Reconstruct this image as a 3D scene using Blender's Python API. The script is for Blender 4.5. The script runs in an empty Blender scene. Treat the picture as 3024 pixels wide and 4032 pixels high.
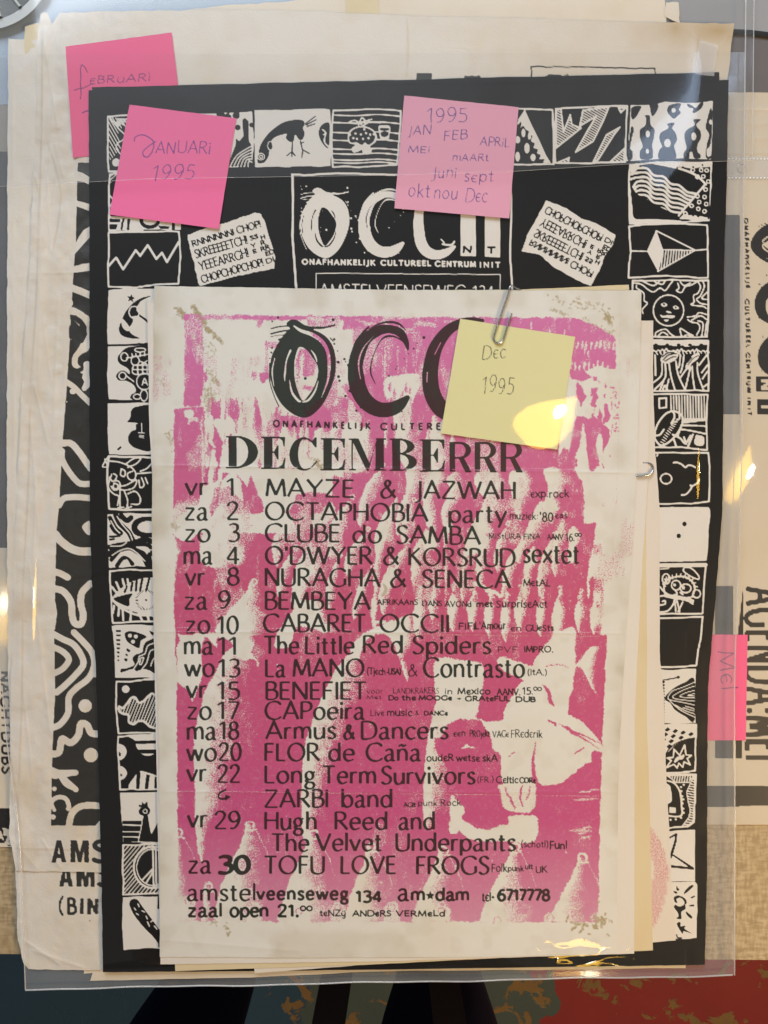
import bpy, math, random
import numpy as np
from mathutils import Vector, Matrix

# ------------------------------------------------------------------ camera, world, light
H = 0.485                      # camera height over the table top (m)
S = 6000.0                     # photograph pixels per metre at table height
sc = bpy.context.scene
C = sc.collection
cam_d = bpy.data.cameras.new("camera"); cam = bpy.data.objects.new("camera", cam_d); C.objects.link(cam)
cam.location = (0, 0, H); cam.rotation_euler = (0, 0, 0)
cam_d.sensor_fit = 'VERTICAL'; cam_d.sensor_height = 36.0; cam_d.lens = 36.0 * H / (4032 / S)
cam_d.clip_start = 0.01; cam_d.clip_end = 50
sc.camera = cam
sc.view_settings.view_transform = 'Standard'; sc.view_settings.look = 'None'
sc.view_settings.exposure = 0.0; sc.view_settings.gamma = 1.0
sc.cycles.max_bounces = 10; sc.cycles.transparent_max_bounces = 24
sc.cycles.caustics_reflective = False; sc.cycles.caustics_refractive = False

world = bpy.data.worlds.new("World"); sc.world = world; world.use_nodes = True
wn = world.node_tree; bg = wn.nodes["Background"]
bg.inputs[0].default_value = (0.90, 0.93, 1.0, 1); bg.inputs[1].default_value = 0.145

def area_light(name, loc, target, sx, sy, power, col):
    d = bpy.data.lights.new(name, 'AREA'); d.shape = 'RECTANGLE'; d.size = sx; d.size_y = sy
    d.energy = power; d.color = col
    o = bpy.data.objects.new(name, d); C.objects.link(o)
    o.location = loc
    o.rotation_euler = (Vector(target) - Vector(loc)).to_track_quat('-Z', 'Y').to_euler()
    return o
# the window of the room, beyond the far edge of the table; a warm room lamp near the right front
area_light("window_light", (-0.45, 1.9, 1.25), (0.0, 0.1, 0.0), 1.5, 1.1, 50, (0.84, 0.92, 1.0))
area_light("added_streak_light", (0.86, 1.12, 1.6), (0.2, 0.27, 0.0), 0.12, 0.38, 0.60, (0.55, 0.72, 1.0))  # added light, no such opening seen; only lays a bluish streak on the film
area_light("room_lamp_light", (1.05, -0.62, 0.80), (0.15, -0.25, 0), 0.34, 0.34, 14, (1.0, 0.66, 0.30))

# ------------------------------------------------------------------ helpers
def W(px, py, z):
    f = (H - z) / H / S
    return (np.asarray(px, float) - 1512) * f, (2016 - np.asarray(py, float)) * f, z

def tag(o, label=None, cat=None, group=None, kind=None):
    if label: o['label'] = label
    if cat: o['category'] = cat
    if group: o['group'] = group
    if kind: o['kind'] = kind
    return o

rs = np.random.RandomState(7)
_lat = {}
def vnoise(x, y, scale, seed):
    """smooth value noise, x y arrays in px, scale = cell size in px"""
    if seed not in _lat:
        _lat[seed] = np.random.RandomState(seed).rand(257, 257).astype(np.float32) * 2 - 1
    L = _lat[seed]
    u = np.asarray(x, np.float64) / scale + 40.0; v = np.asarray(y, np.float64) / scale + 40.0
    i = np.floor(u).astype(int); j = np.floor(v).astype(int)
    fu = u - i; fv = v - j
    fu = fu * fu * fu * (fu * (fu * 6 - 15) + 10); fv = fv * fv * fv * (fv * (fv * 6 - 15) + 10)
    i &= 255; j &= 255
    return (L[i, j] * (1 - fu) * (1 - fv) + L[i + 1, j] * fu * (1 - fv) + L[i, j + 1] * (1 - fu) * fv + L[i + 1, j + 1] * fu * fv)

def fbm(x, y, scale, seed, n=3):
    s = 0
    for k in range(n):
        s = s + vnoise(x, y, scale / 2 ** k, seed + k) / 2 ** k
    return s

def sstep(a, b, x):
    t = np.clip((x - a) / (b - a), 0, 1)
    return t * t * (3 - 2 * t)

def crease(x, y, x0, y0, x1, y1, w):
    """0..1 ridge along a segment (px)"""
    dx, dy = x1 - x0, y1 - y0; L = math.hypot(dx, dy)
    t = ((x - x0) * dx + (y - y0) * dy) / (L * L)
    d = np.abs((x - x0) * dy - (y - y0) * dx) / L
    return np.exp(-d / w) * sstep(-0.02, 0.06, t) * sstep(1.02, 0.94, t)

def cr(pts, closed=False, n=7):
    """Catmull-Rom"""
    P = [np.array(p, float) for p in pts]; m = len(P); out = []
    if closed: idx = range(m)
    else: idx = range(m - 1)
    for i in idx:
        if closed: a, b, c, d = P[(i - 1) % m], P[i], P[(i + 1) % m], P[(i + 2) % m]
        else: a, b, c, d = P[max(i - 1, 0)], P[i], P[i + 1], P[min(i + 2, m - 1)]
        for k in range(n):
            t = k / n
            out.append(0.5 * ((2 * b) + (-a + c) * t + (2 * a - 5 * b + 4 * c - d) * t * t + (-a + 3 * b - 3 * c + d) * t ** 3))
    if not closed: out.append(P[-1])
    return np.array(out)

class Canvas:
    """a field of ink coverage sampled every `c` photo-pixels; the sheets read it at their vertices"""
    def __init__(s, x0, y0, x1, y1, v=0.0, c=2.0):
        s.x0, s.y0, s.c = x0, y0, c
        s.w = int((x1 - x0) / c) + 1; s.h = int((y1 - y0) / c) + 1
        s.a = np.full((s.h, s.w), v, np.float32)
    def grid(s):
        return np.meshgrid(s.x0 + (np.arange(s.w) + .5) * s.c, s.y0 + (np.arange(s.h) + .5) * s.c)
    def cov(s, cs):
        """even-odd coverage of contours -> (slice, array)"""
        if np.ndim(cs[0][0]) == 0: cs = [cs]
        E = []
        for p in cs:
            p = (np.asarray(p, float) - (s.x0, s.y0)) / s.c
            q = np.roll(p, -1, 0); E.append(np.hstack([p, q]))
        E = np.vstack(E)
        r0 = max(int(E[:, 1].min()), 0); r1 = min(int(E[:, 1].max()) + 1, s.h)
        k0 = max(int(E[:, 0].min()), 0); k1 = min(int(E[:, 0].max()) + 1, s.w)
        if r1 <= r0 or k1 <= k0: return None
        out = np.zeros((r1 - r0, k1 - k0), np.float32); ii = np.arange(k0, k1)
        NS = 3
        for r in range(r0, r1):
            for q in range(NS):
                y = r + (q + .5) / NS
                m = (E[:, 1] <= y) != (E[:, 3] <= y)
                if not m.any(): continue
                e = E[m]; xs = np.sort(e[:, 0] + (y - e[:, 1]) / (e[:, 3] - e[:, 1]) * (e[:, 2] - e[:, 0]))
                for a, b in zip(xs[0::2], xs[1::2]):
                    lo, hi = max(int(a), k0), min(int(b) + 1, k1)
                    if hi <= lo: continue
                    jj = ii[lo - k0:hi - k0]
                    out[r - r0, lo - k0:hi - k0] += (np.clip(np.minimum(b, jj + 1) - np.maximum(a, jj), 0, 1) / NS)
        return (slice(r0, r1), slice(k0, k1)), np.clip(out, 0, 1)
    def fill(s, cs, v=1.0, k=1.0):
        R = s.cov(cs)
        if R is None: return
        sl, c = R; c = c * k
        s.a[sl] = s.a[sl] * (1 - c) + v * c
    def blob(s, pts, v=1.0, k=1.0, n=7): s.fill(cr(pts, True, n), v, k)
    def box(s, x0, y0, x1, y1, v=1.0): s.fill([(x0, y0), (x1, y0), (x1, y1), (x0, y1)], v)
    def seg(s, x0, y0, x1, y1, r0, r1, v=1.0, b0=False, b1=False, k=1.0):
        c = s.c; x0 = (x0 - s.x0) / c; x1 = (x1 - s.x0) / c; y0 = (y0 - s.y0) / c; y1 = (y1 - s.y0) / c
        r0 /= c; r1 /= c; R = max(r0, r1) + 1.5
        k0 = max(int(min(x0, x1) - R), 0); k1 = min(int(max(x0, x1) + R) + 1, s.w)
        q0 = max(int(min(y0, y1) - R), 0); q1 = min(int(max(y0, y1) + R) + 1, s.h)
        if k1 <= k0 or q1 <= q0: return
        X = np.arange(k0, k1) + .5 - x0; Y = (np.arange(q0, q1) + .5 - y0)[:, None]
        dx, dy = x1 - x0, y1 - y0; L = math.hypot(dx, dy)
        if L < 1e-6:
            cv = np.clip(r0 + .5 - np.hypot(X, Y), 0, 1)
        else:
            al = (X * dx + Y * dy) / L; tt = np.clip(al / L, 0, 1)
            d = np.hypot(X - tt * dx, Y - tt * dy)
            cv = np.clip(r0 + (r1 - r0) * tt + .5 - d, 0, 1)
            if b0: cv = np.minimum(cv, np.clip(al + .5, 0, 1))
            if b1: cv = np.minimum(cv, np.clip(L - al + .5, 0, 1))
        cv = cv * k
        A = s.a[q0:q1, k0:k1]
        if v >= 0.5: np.maximum(A, cv * v, out=A)
        else: np.minimum(A, 1 - cv * (1 - v), out=A)
    def line(s, pts, w, v=1.0, smooth=False, butt=False, k=1.0, closed=False):
        if smooth:
            if np.ndim(w) > 0:
                P = cr([(a[0], a[1], b) for a, b in zip(pts, w)], closed)
            else: P = cr([(a[0], a[1], w) for a in pts], closed)
        else:
            ws = w if np.ndim(w) > 0 else [w] * len(pts)
            P = np.array([(a[0], a[1], b) for a, b in zip(pts, ws)], float)
        if closed: P = np.vstack([P, P[:1]])
        n = len(P) - 1
        for i in range(n):
            s.seg(P[i, 0], P[i, 1], P[i + 1, 0], P[i + 1, 1], P[i, 2] / 2, P[i + 1, 2] / 2, v, butt and i == 0, butt and i == n - 1, k)
    def dot(s, x, y, r, v=1.0): s.seg(x, y, x, y, r, r, v)
    def ring(s, x, y, rx, ry, w, v=1.0, a0=0, a1=360):
        t = np.radians(np.linspace(a0, a1, max(8, int(abs(a1 - a0) / 15))))
        s.line(list(zip(x + rx * np.cos(t), y + ry * np.sin(t))), w, v)
    def warp(s, amp, sc, seed):
        """ragged, hand-made edges"""
        X, Y = s.grid(); s.a = s.sample(X + amp * vnoise(X, Y, sc, seed), Y + amp * 1.3 * vnoise(X, Y, sc, seed + 1)).astype(np.float32)
    def sample(s, X, Y):
        u = np.clip((X - s.x0) / s.c - .5, 0, s.w - 1.001); v = np.clip((Y - s.y0) / s.c - .5, 0, s.h - 1.001)
        i = u.astype(int); j = v.astype(int); fu = u - i; fv = v - j; a = s.a
        return a[j, i] * (1 - fu) * (1 - fv) + a[j, i + 1] * fu * (1 - fv) + a[j + 1, i] * (1 - fu) * fv + a[j + 1, i + 1] * fu * fv

# ------------------------------------------------------------------ stroke lettering
# L = straight strokes, S = smooth stroke, E = arc cx,cy rx,ry a0,a1 ; y up, capital height 1
GL = {
'A': (.80, "L0,0 .40,1 .80,0;L.15,.34 .65,.34"), 'B': (.60, "L.06,0 .06,1;S.06,1 .34,.99 .50,.88 .48,.66 .30,.54 .06,.54;S.06,.54 .38,.54 .58,.42 .58,.16 .40,.01 .06,0"),
'C': (.86, "S.84,.86 .66,.99 .42,1 .16,.86 .03,.5 .16,.14 .42,0 .68,.02 .86,.15"), 'D': (.84, "L.06,0 .06,1;S.06,1 .42,.99 .70,.84 .80,.5 .70,.16 .42,.01 .06,0"),
'E': (.54, "L.06,0 .06,1;L.06,.98 .53,.98;L.06,.53 .48,.53;L.06,.02 .54,.02"), 'F': (.52, "L.06,0 .06,1;L.06,.98 .52,.98;L.06,.51 .46,.51"),
'G': (.88, "S.84,.86 .66,.99 .42,1 .16,.86 .03,.5 .16,.14 .42,0 .64,.02 .82,.12;L.82,.08 .82,.46"), 'H': (.76, "L.06,0 .06,1;L.70,0 .70,1;L.06,.52 .70,.52"),
'I': (.14, "L.07,0 .07,1"), 'J': (.36, "L.28,1 .28,.10;S.28,.12 .22,-.14 .0,-.22"), 'K': (.70, "L.06,0 .06,1;L.62,1 .08,.48;L.20,.58 .70,0"),
'L': (.52, "L.06,0 .06,1;L.06,.02 .52,.02"), 'M': (.92, "L.02,0 .12,1;L.12,1 .46,.08;L.46,.08 .80,1;L.80,1 .90,0"), 'N': (.78, "L.06,0 .06,1;L.06,1 .72,.0;L.72,0 .72,1"),
'O': (.96, "E.48,.5 .44,.5 0,360"), 'P': (.58, "L.06,0 .06,1;S.06,.99 .38,.98 .56,.86 .56,.62 .38,.47 .06,.46"), 'Q': (.96, "E.48,.5 .44,.5 0,360;L.55,.2 .9,-.1"),
'R': (.68, "L.06,0 .06,1;S.06,.99 .36,.98 .54,.86 .53,.64 .36,.51 .06,.50;L.26,.50 .68,0"), 'S': (.56, "S.52,.88 .36,1 .14,.95 .07,.76 .18,.60 .40,.46 .52,.28 .42,.06 .20,0 .03,.10"),
'T': (.66, "L.33,0 .33,1;L.0,.98 .66,.98"), 'U': (.76, "L.05,1 .05,.40;S.05,.42 .08,.14 .24,.01 .52,.01 .68,.14 .71,.42;L.71,.40 .71,1"), 'V': (.78, "L.0,1 .39,0;L.39,0 .78,1"),
'W': (1.20, "L.0,1 .31,0;L.31,0 .60,1;L.60,1 .89,0;L.89,0 1.20,1"), 'X': (.70, "L0,1 .70,0;L0,0 .70,1"), 'Y': (.74, "L0,1 .37,.48;L.74,1 .37,.48;L.37,.48 .37,0"), 'Z': (.72, "L.02,.98 .68,.98;L.68,.98 .02,.02;L.02,.02 .70,.02"),
'a': (.54, "S.06,.56 .20,.66 .36,.62 .41,.46 .41,.10 .46,.02 .54,.02;S.41,.38 .18,.34 .04,.18 .12,.01 .28,.02 .41,.16"), 'b': (.60, "L.06,0 .06,1.04;E.32,.33 .25,.33 0,360"),
'c': (.50, "S.48,.57 .34,.67 .14,.60 .04,.33 .14,.06 .34,-.01 .50,.08"), 'd': (.62, "L.55,0 .55,1.04;E.29,.33 .25,.33 0,360"), 'e': (.56, "L.06,.36 .52,.36;S.52,.36 .48,.58 .29,.67 .10,.56 .04,.33 .12,.08 .30,0 .52,.10"),
'f': (.36, "S.38,1.0 .24,1.04 .16,.9 .16,.7;L.16,.75 .16,0;L.02,.64 .34,.64"), 'g': (.58, "E.25,.42 .19,.23 0,360;L.38,.60 .56,.63;S.14,.24 .08,.12 .20,.05 .40,.02 .50,-.12 .40,-.30 .18,-.32 .04,-.20 .10,-.04 .22,.05"),
'h': (.58, "L.06,0 .06,1.04;S.06,.44 .20,.64 .40,.64 .50,.48;L.51,.50 .51,0"), 'i': (.14, "L.07,0 .07,.66;D.07,.90 .075"), 'j': (.18, "L.10,.66 .10,-.12;S.10,-.1 .06,-.26 -.04,-.28;D.10,.90 .06"),
'k': (.54, "L.06,0 .06,1.04;L.48,.66 .08,.28;L.20,.38 .54,0"), 'l': (.14, "L.07,0 .07,1.04"), 'm': (.90, "L.06,0 .06,.66;S.06,.44 .18,.64 .36,.64 .44,.48;L.45,.50 .45,0;S.45,.44 .58,.64 .76,.64 .83,.48;L.84,.50 .84,0"),
'n': (.58, "L.06,0 .06,.66;S.06,.44 .20,.64 .40,.64 .50,.48;L.51,.50 .51,0"), 'o': (.62, "E.31,.33 .27,.34 0,360"), 'p': (.60, "L.06,-.28 .06,.66;E.32,.33 .25,.33 0,360"),
'r': (.36, "L.06,0 .06,.66;S.06,.40 .16,.62 .36,.63"), 's': (.42, "S.38,.58 .24,.67 .08,.58 .10,.42 .32,.28 .38,.12 .24,0 .04,.06"), 't': (.36, "L.15,.90 .15,.20;S.15,.22 .18,.02 .36,.04;L.0,.64 .34,.64"),
'u': (.58, "L.06,.66 .06,.22;S.06,.22 .14,.02 .34,.01 .50,.20;L.52,0 .52,.66"), 'v': (.54, "L0,.66 .27,0;L.27,0 .54,.66"), 'w': (.82, "L0,.66 .22,0;L.22,0 .41,.62;L.41,.62 .61,0;L.61,0 .82,.66"),
'x': (.52, "L0,.66 .52,0;L0,0 .52,.66"), 'y': (.54, "L0,.66 .27,.02;L.54,.66 .16,-.30"), 'z': (.52, "L.02,.64 .48,.64;L.48,.64 .02,.02;L.02,.02 .50,.02"),
'0': (.62, "E.31,.5 .27,.5 0,360"), '1': (.40, "L.26,0 .26,1;L.26,1 .0,.80"), '2': (.60, "S.06,.80 .16,.97 .36,1 .52,.86 .48,.62 .30,.36 .03,.04;L.03,.02 .60,.02"),
'3': (.56, "S.06,.92 .26,1 .48,.92 .48,.68 .26,.54;S.26,.54 .52,.46 .54,.18 .34,0 .04,.04"), '4': (.66, "L.46,0 .46,1;L.46,1 .02,.30;L.02,.28 .66,.28"), '5': (.56, "L.52,.98 .12,.98;L.12,.98 .10,.58;S.10,.58 .36,.60 .54,.44 .52,.16 .32,0 .03,.03"),
'6': (.60, "S.50,.96 .28,.94 .08,.62 .05,.30 .20,.02 .44,.04 .56,.28 .46,.54 .24,.58 .08,.42"), '7': (.56, "L.02,.98 .54,.98;L.54,.98 .18,0"), '8': (.58, "E.29,.76 .20,.23 0,360;E.29,.27 .25,.27 0,360"), '9': (.60, "S.10,.04 .32,.06 .52,.38 .55,.70 .40,.98 .16,.96 .04,.72 .14,.46 .36,.42 .52,.58"),
'&': (.84, "S.82,.0 .50,.42 .26,.76 .34,.98 .52,.90 .46,.68 .18,.48 .04,.24 .18,.0 .46,.04 .66,.24 .76,.46"), '(': (.24, "S.22,1.1 .06,.7 .06,.2 .22,-.15"), ')': (.24, "S.02,1.1 .18,.7 .18,.2 .02,-.15"),
'.': (.16, "D.08,.05 .065"), "'": (.14, "L.07,1.0 .07,.76"), '!': (.14, "L.07,1 .07,.3;D.07,.06 .06"), ':': (.16, "D.08,.08 .07;D.08,.52 .07"), '-': (.34, "L.04,.36 .30,.36"), '+': (.44, "L.02,.34 .42,.34;L.22,.12 .22,.56"),
'°': (.34, "E.17,.86 .13,.13 0,360"), 'ε': (.46, "S.44,.60 .24,.68 .06,.52 .04,.30 .14,.06 .32,.0 .46,.08;L.06,.34 .40,.36"), 'ï': (.16, "L.08,0 .08,.66;D.08,.9 .05"), '★': (.7, ""), ' ': (.32, ""), '~': (.5, ""),
'ñ': (.58, "L.06,0 .06,.66;S.06,.44 .20,.64 .40,.64 .50,.48;L.51,.50 .51,0;S.10,.84 .22,.92 .36,.84 .48,.92"),
'ÿ': (.60, "S.02,.62 .06,.2 .28,.1 .48,.3;L.52,.62 .50,-.1;S.50,-.1 .38,-.34 .14,-.24;D.16,.88 .06;D.40,.88 .06"),
'ø': (.34, ""), }

def glyph(ch):
    w, d = GL.get(ch, GL['.']); st = []
    for part in d.split(';'):
        if not part: continue
        k = part[0]; tok = [tuple(float(q) for q in t.split(',')) if ',' in t else (float(t),) for t in part[1:].split()]
        if k == 'L': st.append(('L', tok))
        elif k == 'S': st.append(('S', [tuple(p) for p in cr(tok, False, 5)]))
        elif k == 'E':
            (cx, cy), (rx, ry), (a0, a1) = tok; t = np.radians(np.linspace(a0, a1, 25))
            st.append(('S', list(zip(cx + rx * np.cos(t), cy + ry * np.sin(t)))))
        elif k == 'D': st.append(('D', (tok[0], tok[1][0])))
    return w, st
_gc = {}
def text(c, s, x0, x1, y, h, w, v=1.0, dy=0.0, cons=0.45, pen=18, up=None, gap=.13, jit=0.0, butt=True, slant=0.0, lc=1.0, k=1.0):
    """letters from (x0,y) to x1 (baseline drop dy), capital height h px, stem w px; up = full basis ((ux,uy),(vx,vy)) for turned text"""
    for ch in s:
        if ch not in _gc: _gc[ch] = glyph(ch)
    tot = sum(_gc[ch][0] + gap for ch in s) - gap
    length = x1 - x0
    if up is None: U = np.array([length / tot, dy / tot]); V = np.array([slant * h, -h])
    else: U = np.array(up[0], float) * (length / tot); V = np.array(up[1], float) * h
    O = np.array([x0, y], float) if up is None else np.array(y, float)
    rr = random.Random(sum(map(ord, s)) + int(x0)); a = 0.0; ph = math.radians(pen)
    for ch in s:
        gw, st = _gc[ch]; jy = rr.uniform(-jit, jit); js = 1 + rr.uniform(-jit, jit)
        for kd, pts in st:
            if kd == 'D':
                (px, py), r = pts; q = O + U * (a + px) + V * (py + jy); c.dot(q[0], q[1], max(r * h * .9, w * .6), v); continue
            Q = [O + U * (a + p[0] * js) + V * (p[1] * js * lc + jy) for p in pts]
            n = len(Q) - 1; closed = np.hypot(*(Q[0] - Q[-1])) < 1e-3
            ws = []
            for i in range(n):
                e = Q[i + 1] - Q[i]; th = math.atan2(-e[1], e[0])
                if up is not None: th = math.atan2(float(e @ V) / h, float(e @ np.array(up[0])))
                ws.append(w * (1 - cons + cons * abs(math.sin(th - ph)) / .95))
            for i in range(n):
                wa = ws[i] if i == 0 else (ws[i] + ws[i - 1]) / 2; wb = ws[i] if i == n - 1 else (ws[i] + ws[i + 1]) / 2
                c.seg(Q[i][0], Q[i][1], Q[i + 1][0], Q[i + 1][1], wa / 2, wb / 2, v, butt and i == 0 and not closed, butt and i == n - 1 and not closed, k)
        a += gw + gap

def star(c, x, y, r, v=1.0, n=5, ri=.42, rot=-90):
    p = []
    for i in range(2 * n):
        q = math.radians(rot + i * 180 / n); R = r if i % 2 == 0 else r * ri
        p.append((x + R * math.cos(q), y + R * math.sin(q)))
    c.fill(p, v)

# ------------------------------------------------------------------ the printed art (ink coverage fields)
def q(ox, oy, s):
    def f(st):
        return [(ox + float(a.split(',')[0]) / s, oy + float(a.split(',')[1]) / s) for a in st.split()]
    return f
K1 = q(0, 0, 1.508); K2 = q(1000, 0, 1.508); K3 = q(1924, 0, 1.508); K4 = q(0, 1000, 2.011); K5 = q(0, 2000, 2.011)
K6 = q(0, 3000, 1.843); K7 = q(2400, 1000, 2.011); K8 = q(2400, 2000, 2.011); K9 = q(2600, 2900, 2.212)
K11 = q(400, 2000, 1.814); K12 = q(400, 2650, 1.814); K13 = q(180, 550, 1.337); K14 = q(400, 380, 1.0348); K15 = q(2000, 380, 1.107)
K10 = q(1800, 3300, 1.355)

def brush_O(c, T, v, streak=True):
    o = 1 - v
    c.fill([cr(T([(1085,1370),(1115,1322),(1148,1292),(1200,1290),(1250,1305),(1288,1330),(1312,1368),(1322,1415),(1320,1470),(1302,1530),(1272,1590),(1232,1632),(1195,1645),(1150,1628),(1108,1590),(1080,1540),(1065,1490),(1064,1440),(1070,1402)]), True),
            cr(T([(1178,1367),(1205,1376),(1228,1405),(1250,1440),(1252,1475),(1238,1520),(1212,1560),(1192,1577),(1175,1545),(1162,1500),(1158,1450),(1163,1405)]), True)], v)
    c.blob(T([(1140,1290),(1128,1274),(1148,1258),(1172,1262),(1200,1280),(1240,1290),(1215,1305),(1160,1310)]), v)
    for a, w in (([(1135,1283),(1100,1286),(1068,1294)], 5), ([(1140,1300),(1100,1306),(1066,1315)], 6), ([(1120,1318),(1085,1322),(1066,1326)], 3), ([(1120,1330),(1098,1338)], 7),
                 ([(1225,1290),(1265,1292),(1318,1280)], 7), ([(1232,1284),(1270,1288),(1312,1284)], 3), ([(1300,1330),(1312,1344)], 4), ([(1062,1430),(1062,1500),(1080,1560),(1098,1600)], 4)):
        c.line(T(a), w * T.k, v, True)
    if streak:
        c.line(T([(1158,1284),(1185,1302),(1230,1318),(1268,1345),(1290,1385),(1296,1440),(1290,1500),(1266,1565)]), np.array([6, 12, 15, 15, 13, 12, 8, 2]) * T.k, o, True)
    c.line(T([(1144,1380),(1128,1420),(1122,1470),(1121,1500)]), np.array([8, 5, 7, 3]) * T.k, o, True)
    c.line(T([(1140,1495),(1150,1545),(1175,1578),(1185,1580)]), np.array([2, 8, 9, 4]) * T.k, o, True)
    c.line(T([(1253,1500),(1240,1540),(1215,1575),(1192,1583)]), np.array([3, 7, 8, 5]) * T.k, o, True)
    c.line(T([(1082,1410),(1072,1460),(1078,1520)]), np.array([3, 5, 3]) * T.k, o, True)
    c.line(T([(1224,1378),(1240,1400),(1248,1425)]), np.array([2, 7, 3]) * T.k, o, True)
    for x, y, r in ((1316,1336,5),(1316,1354,4),(1182,1384,3),(1202,1490,6),(1172,1476,3),(1170,1502,3),(1356,1414,5),(1332,1426,6),(1361,1424,3),(1333,1483,6),(1337,1499,5),(1360,1559,5),(1071,1370,4),(1093,1357,3),(1068,1388,4),(1062,1411,3),(1065,1251,3),(1072,1265,4),(1095,1250,5),(1312,1259,6),(1329,1382,3)):
        p = T([(x, y)])[0]; c.dot(p[0], p[1], r * T.k, v)
def brush_C(c, T, v):
    o = 1 - v
    c.line(T([(1606,1376),(1598,1345),(1575,1310),(1535,1296),(1490,1302),(1445,1335),(1415,1385),(1402,1450),(1408,1520),(1438,1578),(1485,1610),(1535,1612),(1572,1595),(1604,1566)]),
           np.array([8, 23, 33, 33, 40, 50, 60, 64, 66, 64, 60, 56, 46, 20]) * T.k, v, True)
    c.line(T([(1598,1300),(1570,1275),(1530,1268),(1490,1276),(1450,1296)]), np.array([3, 9, 9, 6, 2]) * T.k, v, True)
    c.line(T([(1596,1352),(1560,1328),(1525,1324),(1500,1340),(1478,1380),(1462,1430),(1460,1470),(1478,1512)]), np.array([3, 6, 9, 5, 4, 5, 6, 3]) * T.k, v, True)
    c.line(T([(1452,1286),(1430,1310),(1402,1345),(1385,1385)]), np.array([6, 10, 8, 3]) * T.k, v, True)
    c.line(T([(1498,1322),(1462,1350),(1440,1400),(1432,1450),(1445,1500),(1455,1520)]), np.array([2, 6, 5, 7, 7, 2]) * T.k, o, True)
    c.line(T([(1470,1325),(1430,1372),(1412,1430),(1420,1495)]), np.array([2, 4, 6, 2]) * T.k, o, True)
    for x, y, r in ((1372,1438,6),(1378,1539,6),(1532,1480,4),(1558,1454,3),(1563,1444,3),(1592,1412,3),(1608,1393,3),(1629,1373,4),(1637,1361,2),(1643,1352,3),(1669,1329,6),(1673,1260,3),(1573,1621,4),(1583,1621,3),(1403,1617,5),(1420,1605,4)):
        p = T([(x, y)])[0]; c.dot(p[0], p[1], r * T.k, v)
def brush_C2(c, T, v):
    c.line(T([(1900,1262),(1850,1262),(1800,1278),(1755,1310),(1715,1370),(1697,1440),(1694,1500),(1706,1560),(1738,1610),(1785,1632),(1835,1635),(1890,1600)]),
           np.array([14, 26, 36, 44, 54, 60, 64, 66, 66, 58, 50, 30]) * T.k, v, True)
    for a in ([(1735,1350),(1712,1395)], [(1683,1465),(1681,1505)], [(1733,1420),(1730,1480),(1742,1545),(1760,1570)]):
        c.line(T(a), 4 * T.k, 1 - v, True)
class Aff:
    def __init__(s, sx=1, sy=1, ox=0, oy=0, bx=0, by=0): s.p = (sx, sy, ox, oy, bx, by); s.k = (abs(sx) + abs(sy)) / 2
    def __call__(s, P):
        sx, sy, ox, oy, bx, by = s.p; return [(ox + (x - bx) * sx, oy + (y - by) * sy) for x, y in P]

# ---------- main poster
M_black = Canvas(590, 1100, 2580, 3800); M_pink = Canvas(590, 1100, 2580, 3800); M_stain = Canvas(590, 1100, 2580, 3800)
MX, MY = M_pink.grid()
def softright(c, pts, L, v=0.0, lo=0.0, n=6, spline=True):
    L = L * (1.5 if L > 40 else 1) * (1.25 if pts[0][1] > 2500 else 1)
    """white shape, crisp on the left, its right flank fading into ink over L px"""
    P = cr(pts, True, n) if spline else pts
    R = c.cov(P)
    if R is None: return
    sl, cv = R; X = MX[sl]
    hit = cv > .3; xr = np.where(hit, X, -1e9).max(1, keepdims=True); xl = np.where(hit, X, 1e9).min(1, keepdims=True)
    wd = np.maximum(xr - xl, 1.0); u = (xr - X) / np.minimum(L, wd * .8)
    k = cv * sstep(lo, 1.25, u + .16 * vnoise(X, MY[sl], 22, 55))
    c.a[sl] = c.a[sl] * (1 - k) + v * k
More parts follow.
